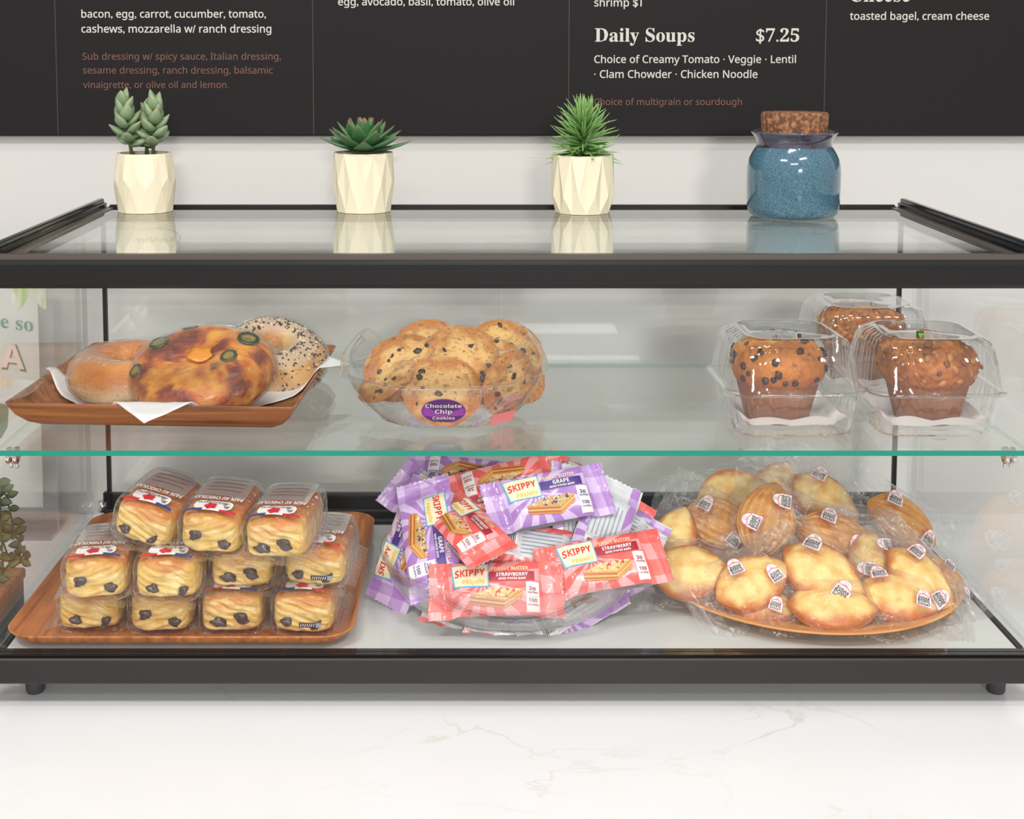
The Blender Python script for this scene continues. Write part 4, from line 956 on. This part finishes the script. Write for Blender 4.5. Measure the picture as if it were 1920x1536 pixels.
def bar_prints(fl):
    L = MB()
    dense(L, [(-.0395, .000), (-.0065, .0005), (-.0065, .0235), (-.0430, .0225)], 3, .0007); dense(L, [(-.0380, .0012), (-.0075, .0015), (-.0075, .0225), (-.0415, .0215)], 0, .0010)
    L.text('SKIPPY', 'sansb', .0285, lambda x, y: bp(-.0385 + x, .0098 + y * 1.15 + x * .06, .0014), 1)
    L.text('PB&Jelly', 'sansb', .0215, lambda x, y: bp(-.0315 + x, .0026 + y * 1.0 + x * .06, .0013), 2)
    B = MB()
    dense(B, [(-.0062, .0060), (.0365, .0060), (.0365, .0150), (-.0062, .0150)], 0, .0008)
    B.text('PEANUT BUTTER', 'sansb', .0350, lambda x, y: bp(-.004 + x, .0165 + y * 1.1, .0010), 2)
    B.text('STRAWBERRY' if fl == 0 else 'GRAPE', 'sansb', .030 if fl == 0 else .017, lambda x, y: bp((.0005 if fl == 0 else .007) + x, .0102 + y * 1.05, .0013), 1); B.text('MINI WAFER BARS', 'sansb', .0255, lambda x, y: bp(.003 + x, .0068 + y, .0013), 1)
    Pn = MB(); dense(Pn, [(.0285, -.0235), (.0405, -.0235), (.0405, .0045), (.0285, .0045)], 0, .0007)
    for s, w, xx, yy in (('3g', .0062, .0310, -.0040), ('PROTEIN', .0095, .0298, -.0068), ('100', .0080, .0305, -.0150), ('CALORIES', .0100, .0296, -.0180)):
        Pn.text(s, 'sansb', w, lambda x, y: bp(xx + x, yy + y, .0010), 1)
    W_ = MB(); ct = srgb(226, 190, 130) if fl == 0 else srgb(196, 164, 112)
    T_ = [(-.024, -.0075), (-.004, -.0015), (.0245, -.002), (.008, -.0120)]; dn = .0085
    def quad(pts, c, o): W_.add([bp(x, y, o) for x, y in pts], [(0, 1, 2, 3)], 0, False, c)
    quad(T_, ct, .0010)
    stripes = [srgb(214, 140, 60), srgb(176, 98, 44), srgb(226, 170, 90), srgb(170, 92, 44), srgb(206, 128, 54)]
    for k, c in enumerate(stripes):
        a, e = -dn * k / 5, -dn * (k + 1) / 5; A, D, C = T_[0], T_[3], T_[2]
        quad([(A[0], A[1] + a), (D[0], D[1] + a), (D[0], D[1] + e), (A[0], A[1] + e)], c, .0010); quad([(D[0], D[1] + a), (C[0], C[1] + a), (C[0], C[1] + e), (D[0], D[1] + e)], mix(c, srgb(236, 190, 110), .35), .0010)
    rn = random.Random(fl)
    for k in range(60):
        i, j = rn.uniform(.05, .95), rn.uniform(.05, .95)
        x = (T_[0][0] * (1 - i) + T_[1][0] * i) * (1 - j) + (T_[3][0] * (1 - i) + T_[2][0] * i) * j; y = (T_[0][1] * (1 - i) + T_[1][1] * i) * (1 - j) + (T_[3][1] * (1 - i) + T_[2][1] * i) * j
        c = rn.choice([srgb(244, 224, 176), srgb(236, 206, 150), srgb(206, 150, 90)] + ([srgb(206, 60, 56)] if fl == 0 else [srgb(84, 56, 90)])); s = rn.uniform(.0009, .0017); a0 = rn.random() * 3
        W_.poly([bp(x + s * 1.3 * math.cos(a) * math.cos(a0) - s * .6 * math.sin(a) * math.sin(a0), y + s * 1.3 * math.cos(a) * math.sin(a0) + s * .6 * math.sin(a) * math.cos(a0), .0014) for a in [R(60 * q) for q in range(6)]], 0, c)
    K = MB()
    def bb(x, y, o): return (x, -y, -bar_h(x, y) - o)
    def dq(x0, x1, y0, y1, m, o): K.grid(lambda i, j: bb(x0 + (x1 - x0) * i, y0 + (y1 - y0) * j, o), 4, 3, m)
    dq(-.042, -.012, -.016, .016, 0, .0006); rn = random.Random(3); x = -.040
    while x < -.014:
        w = rn.choice((.0004, .0006, .0010)); dq(x, x + w, -.011, .013, 1, .0010); x += w + rn.choice((.0005, .0008))
    for k in range(7):
        dq(-.008, .042 - (.012 if k == 6 else 0), .0150 - .0045 * k, .0158 - .0045 * k, 2, .0008)
    return (L.mesh('logo_panel', [M_cream, M_logo, M_yel, M_cyan]), B.mesh('flavour_band', [M_wine if fl == 0 else M_viol, M_wht, M_gold]), Pn.mesh('nutrition_panel', [M_wht, M_wine if fl == 0 else M_viol]), W_.mesh('wafer_picture', [M_wafer]), K.mesh('barcode_panel', [M_wht, M_ink, M_grey]))
BAR = [([bar_wrapper(M_pink)] + list(bar_prints(0))), ([bar_wrapper(M_lila)] + list(bar_prints(1)))]
bg_ = 'wrapped wafer bars heaped in the clear bowl'
def bar(px, py, y, elev, az, phi, fl, label, back=False, sc=1):
    mw = frame(aty(px, py, y), elev, az, phi)
    if back: mw = mw @ Matrix.Rotation(R(180), 4, 'X')
    t = thing('wafer_bar', label, 'wafer bar', mw @ Matrix.Scale(sc, 4), bg_)
    for me in BAR[fl]: kid(t, me)
bar(930, 1108, .046, 44, -4, 3, 0, 'strawberry wafer bar upright at the bowl front, lower half seen through its wall')
bar(1131, 1060, .070, 46, 8, 7, 0, 'strawberry wafer bar sticking out over the right rim of the bowl')
bar(1027, 936, .120, 42, 6, 9, 1, 'grape wafer bar on top of the heap with its name upright')
bar(946, 915, .160, 46, -6, 197, 0, 'upside-down strawberry wafer bar at the top back of the heap')
bar(872, 905, .200, 40, -6, 176, 1, 'upside-down grape wafer bar at the back left, behind the top strawberry bar')
bar(1112, 938, .185, 38, 14, -38, 0, 'strawberry wafer bar at the back right with only its red end showing')
bar(822, 962, .160, 40, -14, -30, 1, 'grape wafer bar leaning out at the upper left of the heap, toothed end up')
bar(806, 1008, .100, 44, -22, -66, 1, 'grape wafer bar running steeply down the left side, its logo sideways')
bar(768, 1020, .125, 24, -36, 80, 1, 'outermost grape wafer bar at the left edge of the bowl')
bar(872, 990, .092, 72, -34, -30, 0, 'strawberry wafer bar slanting down to the right, left of the heap middle', False, .95)
bar(938, 990, .125, 55, 0, 187, 0, 'upside-down strawberry wafer bar in the heap middle below the top grape bar')
bar(992, 1030, .095, 58, 4, -12, 0, 'wafer bar showing its white back with a barcode in the middle of the heap', True)
bar(1078, 988, .125, 34, 24, 72, 1, 'wafer bar on edge with silver back, right of the heap middle', True)
bar(1126, 1002, .112, 42, 20, 55, 1, 'wafer bar with pale back and purple edge above the right-hand strawberry bar', True)
bar(1136, 972, .150, 50, 16, -40, 1, 'grey-backed wafer bar with small print at the right of the heap', True)
bar(1152, 988, .165, 40, 26, -52, 1, 'dark purple wafer bar end at the far right back of the heap')
bar(1048, 980, .150, 50, 8, 64, 0, 'red wafer bar wedged deep in the heap right of the middle')
bar(1066, 1142, .072, 34, 20, 20, 1, 'white-backed wafer bar low at the right against the bowl wall, barcode showing', True, .95)
bar(900, 1166, .066, 30, -14, -14, 0, 'silver-backed wafer bar at the bottom left of the bowl', True, .9)
bar(984, 1172, .058, 26, 4, -12, 0, 'wafer bar with white back and pink edge at the bottom middle of the bowl', True, .9)
bar(836, 1090, .098, 36, -30, -40, 1, 'wafer bar in shade low at the left of the bowl', True, .9)
bar(1094, 1100, .090, 36, 18, 16, 1, 'grape wafer bar below the overhanging strawberry bar')
# ---- plate of madeleines
PXc, PYc = .3500, .1665
t = thing('wooden_plate', 'round pale wooden plate under the wrapped madeleines', 'plate', (PXc, PYc, ZD + .0004))
b = MB(); b.lathe([(.001, 0), (.085, 0), (.095, .0008), (.125, .0050), (.146, .0108), (.1545, .0142), (.1556, .0154), (.1548, .0162), (.1520, .0156), (.138, .0112), (.115, .0066), (.095, .0050), (.080, .0046), (.001, .0045)], 120)
b.build('dish', M_wood3, t)
M_mad = attr('madeleine_crumb', .5, bump=(200, .3, .0012), coat=.1)
M_mfilm = clear('madeleine_film', (.988, .988, .988), f0=.065, rough=.14, bump=(80, 1.0, .014), haze=.003, power=4)
M_lab = plain('label_white', srgb(244, 236, 234), .4); M_lpink = plain('label_pink_line', srgb(226, 130, 134), .4)
ML, MWd, MT = .082, .056, .026
def mad_prof(x, y):
    u = x / (ML / 2); k = max(0, 1 - u * u); w = MWd / 2 * k ** .80 * (1 - .14 * u); return k, w
def mad_mesh(seed):
    b = MB()
    def top(i, j):      # smooth humped side
        u = -1 + 2 * j; x = u * ML / 2; k, w = mad_prof(x, 0); s = -1 + 2 * i; y = w * math.sin(s * math.pi / 2)
        z = .0105 * k ** .6 * max(0, math.cos(s * math.pi / 2)) ** .75 * (1 + .45 * math.exp(-(u * u + s * s * .8) * 4)) + .0004 * math.cos(s * 14) * k + .0007 * N(x * 70 + seed, y * 70, 1)
        return (x, y, z)
    def bot(i, j):      # shell side with ribs
        u = -1 + 2 * j; x = u * ML / 2; k, w = mad_prof(x, 0); s = -1 + 2 * i; y = w * math.sin(s * math.pi / 2)
        rib = .0019 * abs(math.cos(s * 4.5 * math.pi)) * min(1, k * 2)
        return (x, y, -(.0125 * k ** .6 * math.cos(s * math.pi / 2) ** .7 + rib))
    def ct(i, j, p):
        k, w = mad_prof(p[0], 0); e = max((abs(p[1]) / max(w, 1e-4)) ** 3.0, (abs(p[0]) / (ML / 2)) ** 5); n = FB(p[0] * 70 + seed, p[1] * 70, 3)
        c = mix(srgb(248, 214, 136), srgb(234, 176, 84), max(0, min(1, .35 + n * .9 + .15 * math.cos((-1 + 2 * i) * 14)))); return mix(c, srgb(196, 104, 30), sstep(.12, .85, e + n * .3) * .95)
    def cb(i, j, p):
        k, w = mad_prof(p[0], 0); n = FB(p[0] * 70 + seed, p[1] * 70, 8) * .7; s = -1 + 2 * i
        c = mix(srgb(196, 118, 44), srgb(226, 164, 76), max(0, min(1, .2 + n + .6 * abs(math.cos(s * 4.5 * math.pi))))); return mix(c, srgb(176, 98, 40), sstep(.6, 1, abs(s)) * .6)
    b.grid(top, 36, 44, 0, True, ct, True); b.grid(bot, 44, 40, 0, True, cb, False)
    return b.mesh('cake', [M_mad])
FLm, FWm = .118, .082
def film_h(x, y, seed):
    k, w = mad_prof(max(-ML / 2 * .99, min(ML / 2 * .99, x)), 0); e = sstep(FLm / 2 - .016, FLm / 2 - .034, abs(x)); s = max(0, 1 - (2 * y / FWm) ** 2)
    base = .0205 * (max(0, 1 - (x / (ML / 2 + .012)) ** 2) ** .55) * s ** .75
    return base * e + .0012 * N(x * 55 + seed, y * 75, seed) * s
def mad_film(seed):
    b = MB()
    for sg in (1, -1):
        b.grid(lambda i, j: ((i - .5) * FLm, (j - .5) * FWm * (1 - .12 * sstep(FLm / 2 - .02, FLm / 2 - .04, abs((i - .5) * FLm))), sg * (film_h((i - .5) * FLm, (j - .5) * FWm, seed + sg) * (1 if sg > 0 else .72) + .0003)), 40, 26, 0, True, None, sg < 0)
    f = MB()
    for sx in (-1, 1):
        f.grid(lambda i, j: (sx * (FLm / 2 - .002 + .013 * i), (j - .5) * (FWm - .001), .0011 * math.sin(i * 18) + .003 * math.sin(j * 5 + seed) * i), 18, 14)
    return b.mesh('film_pouch', [M_mfilm]), f.mesh('film_seal', [M_seal])
MM = [mad_mesh(3), mad_mesh(9)]; MF = [mad_film(1), mad_film(5), mad_film(8)]
def mad_label(seed, fl):
    b = MB(); rn = random.Random(seed)
    for (x0, y0, a) in ((-.016 + rn.uniform(-.008, .004), .010 + rn.uniform(-.004, .004), rn.uniform(-.2, .2)), (.020 + rn.uniform(-.004, .008), -.012 + rn.uniform(-.004, .004), rn.uniform(-.2, .2))):
        def q(x, y, o, x0=x0, y0=y0, a=a):
            x *= 1.02; y *= 1.02
            X, Y = x0 + x * math.cos(a) - y * math.sin(a), y0 + x * math.sin(a) + y * math.cos(a); return (X, Y, film_h(X, Y, fl + 1) + o)
        out = [(-.0078, -.0085), (.0078, -.0085), (.0072, .0030)] + [(.0062 * math.cos(R(k)), .0035 + .0062 * math.sin(R(k))) for k in range(0, 181, 20)] + [(-.0072, .0030)]
        b.poly([q(x, y, .0010) for x, y in out], 1); b.poly([q(x * .92, y * .93, .0013) for x, y in out], 0)
        b.text('SUGAR', 'sansb', .0112, lambda x, y: q(x, -.0012 + y * 1.1, .0016), 2, 'C'); b.text('BOWL', 'sansb', .0120, lambda x, y: q(x, -.0046 + y * 1.05, .0016), 2, 'C'); b.text('BAKERY', 'sansb', .0118, lambda x, y: q(x, -.0074 + y * 1.0, .0016), 2, 'C')
        b.poly([q(x, y, .0016) for x, y in ((-.0064, .0022), (0, .0040), (.0064, .0022), (.0064, .0030), (0, .0052), (-.0064, .0030))], 1)
        for k in range(0, 360, 40):      # small outlined chef's-head mark
            b.poly([q(r * math.cos(R(a)), .0066 + r * .9 * math.sin(R(a)), .0016) for r, a in ((.0017, k), (.0017, k + 40), (.0013, k + 40), (.0013, k))], 3)
    return b.mesh('bakery_label', [M_lab, M_lpink, M_ink, M_grey])
LB = [mad_label(s, f) for s, f in ((1, 1), (2, 5), (3, 8))]
mg = 'film-wrapped madeleines heaped on the wooden plate'
def mad(px, py, y, elev, az, phi, k, f, label, shell=False, sc=1, lab=True):
    mw = frame(aty(px, py, y), elev, az, phi) @ Matrix.Scale(sc, 4)
    t = thing('madeleine', label, 'madeleine', mw, mg)
    c = kid(t, MM[k])
    if shell: c.matrix_basis = Matrix.Rotation(R(180), 4, 'X')
    kid(t, MF[f][0]); kid(t, MF[f][1])
    if lab: kid(t, LB[f])
mad(1296, 1074, .105, 46, -14, 6, 0, 0, 'plain-looking madeleine at the far left edge of the plate, lying level', False, 1, False)
mad(1262, 1012, .175, 40, -30, 84, 1, 1, 'small-looking pale madeleine standing upright at the upper left of the heap', False, .92, False)
mad(1350, 985, .190, 38, -12, -24, 0, 2, 'shell-side-out madeleine with two labels, upper left of the heap', True, .95)
mad(1372, 928, .240, 34, -6, 20, 1, 0, 'topmost madeleine with a brown rim at the back of the heap', False, 1, False)
mad(1437, 976, .150, 40, -4, 72, 0, 1, 'upright shell-side-out madeleine with two labels in the middle of the heap', True, 1.05)
mad(1450, 925, .250, 34, 0, 60, 1, 2, 'pale madeleine half hidden behind the upright one', False, 1, False)
mad(1548, 944, .220, 42, 10, -50, 0, 0, 'golden madeleine at the upper right of the middle, slanting down right', False, 1.05)
mad(1566, 1012, .160, 46, 8, -22, 1, 1, 'browner madeleine below the slanting golden one', True, 1.05)
mad(1690, 982, .205, 38, 26, -42, 0, 2, 'madeleine in loose film at the back right of the plate', True, 1.05)
mad(1411, 1092, .082, 50, -6, 30, 1, 1, 'madeleine with two labels left of the front middle, pointing up right', False, 1.0)
mad(1546, 1082, .085, 48, 4, -42, 0, 0, 'largest-looking pale madeleine in the front middle, label at its lower end', False, 1.12)
mad(1726, 1090, .095, 46, 18, -62, 1, 2, 'madeleine with label at the right of the plate, pointing down right', False, 1.0)
mad(1636, 1062, .120, 46, 8, 80, 0, 1, 'madeleine wedged between the front middle one and the right one', False, .95)
mad(1562, 1138, .058, 70, 0, -5, 0, 2, 'madeleine lying flat at the very front of the plate', False, 1.05, False)
mad(1426, 1132, .078, 66, -8, -14, 1, 0, 'small brown madeleine at the front left of the plate', False, .85)
mad(1684, 1122, .074, 64, 12, -22, 1, 0, 'madeleine at the front right of the plate below the labelled right one', False, .98)
mad(1772, 1098, .140, 40, 40, -60, 0, 1, 'dark-edged madeleine at the far right rim, behind the labelled right one', True, .85)
# ================================================================== BESIDE THE CASE
t = thing('sign_holder', 'clear acrylic holder with a white and green drinks sign left of the case', 'sign', (-.665, .455, 0))
M_acr = clear('acrylic', (.97, .97, .97), f0=.06, haze=.03, power=3)
b = MB(); b.box(-.14, .158, -.003, -.001, .03, .345); b.box(-.14, .158, .002, .004, .03, .345); b.box(-.14, .158, -.03, .045, 0, .004); b.box(-.14, .158, -.003, .004, .004, .030); b.build('acrylic_stand', M_acr, t)
M_sheet, M_green1, M_green2, M_lime, M_blush = plain('sign_paper', srgb(226, 222, 214), .7), plain('sign_teal', srgb(72, 138, 116), .6), plain('sign_green', srgb(82, 124, 80), .6), two_tone('sign_lime', srgb(226, 224, 214), srgb(166, 196, 78), 60, .42, .62, .7, 0, 5, 0, (1, 1, .4)), plain('sign_blush', srgb(238, 212, 200), .6)
b = MB(); b.box(-.138, .140, -.0008, .0012, .032, .342, 0); b.build('sign_sheet', M_sheet, t)
def sp(px, py): q = aty(px, py, .4535); return Vector((q.x + .665, -.0014, q.z))
def stext(s, style, px, py, w, m, slope, o=0, nm='lettering'):
    p = sp(px, py); b = MB(); b.text(s, style, w, lambda x, y: (p.x + x, p.y - o, p.z + y + slope * x), 0, 'L'); b.build(nm, m, t)
stext('e so', 'serif', 1, 614, .040, M_green1, -.13)
stext('HA', 'sansb', -44, 688, .062, M_green2, -.10); stext('HA', 'sansb', -40, 684, .056, M_blush, -.10, .0004)
stext('ple', 'sans', -14, 724, .022, M_gold, -.06)
b = MB(); p0, p1 = sp(20, 520), sp(87, 580); b.grid(lambda i, j: (p0.x + (p1.x - p0.x) * i, -.0013, p0.z + (p1.z - p0.z) * j * (.35 + .65 * abs(math.sin(i * 4 + .9)))), 24, 8); b.build('leaf_print', M_lime, t)
b = MB(); p0 = sp(-20, 752); p1 = sp(16, 760); p2 = sp(14, 800); p3 = sp(2, 822); p4 = sp(-20, 826)
b.poly([p0, p1, p2, p3, p4]); b.build('drink_print', plain('drink_green', srgb(104, 122, 88), .6), t)
# trailing plant in a low wooden trough
t = thing('trailing_plant', 'trailing green plant in a low wooden trough left of the case', 'potted plant', (-.52, .11, 0))
bx1 = aty(44, 1064, .21).x + .52; bz1 = aty(44, 1064, .21).z
b = MB(); b.box(-.10, bx1, -.16, .10, 0, bz1 - .012, 0, .001); b.build('trough', plain('teal_grey_box', srgb(72, 92, 92), .5), t)
b = MB(); b.box(-.10, bx1 + .002, -.16, .102, bz1 - .012, bz1, 0, .002); b.build('rim', M_wood1, t)
b = MB(); st = MB(); rnd = random.Random(4)
def sv(px, py, y): return aty(px, py, y) - Vector((-.52, .11, 0))
for pts in ([(-12, 900, .19), (2, 915, .18), (12, 930, .175), (20, 965, .17), (27, 1000, .17), (38, 1020, .168), (44, 1040, .168), (38, 1056, .168)], [(-10, 880, .16), (0, 920, .15), (1, 975, .15), (4, 1030, .15), (6, 1075, .152)], [(-30, 870, .17), (-14, 960, .16), (14, 1040, .165), (24, 1050, .165), (-5, 1085, .15)]):
    P_ = [sv(*q) for q in pts]; fine = []
    for k in range(len(P_) - 1):
        for s in range(3): fine.append(P_[k].lerp(P_[k + 1], s / 3))
    fine.append(P_[-1]); st.tube(fine, .0011, 6)
    for k, q in enumerate(fine[1:]):
        for sd in ((-1,), (1,))[k % 2]:
            d = Vector((sd * rnd.uniform(.6, 1), rnd.uniform(-.6, .4), rnd.uniform(-.3, .5)))
            c = mix(srgb(62, 80, 42), srgb(104, 112, 62), rnd.random())
            leaf(b, q, d, Vector((rnd.uniform(-.4, .4), -1, .3)), rnd.uniform(.010, .015), rnd.uniform(.007, .010), .0018, .1, c, c, c, 2, 5, .8)
st.build('stem', plain('vine_stem', srgb(78, 84, 52), .6), t); b.build('leaves', M_leaf, t)
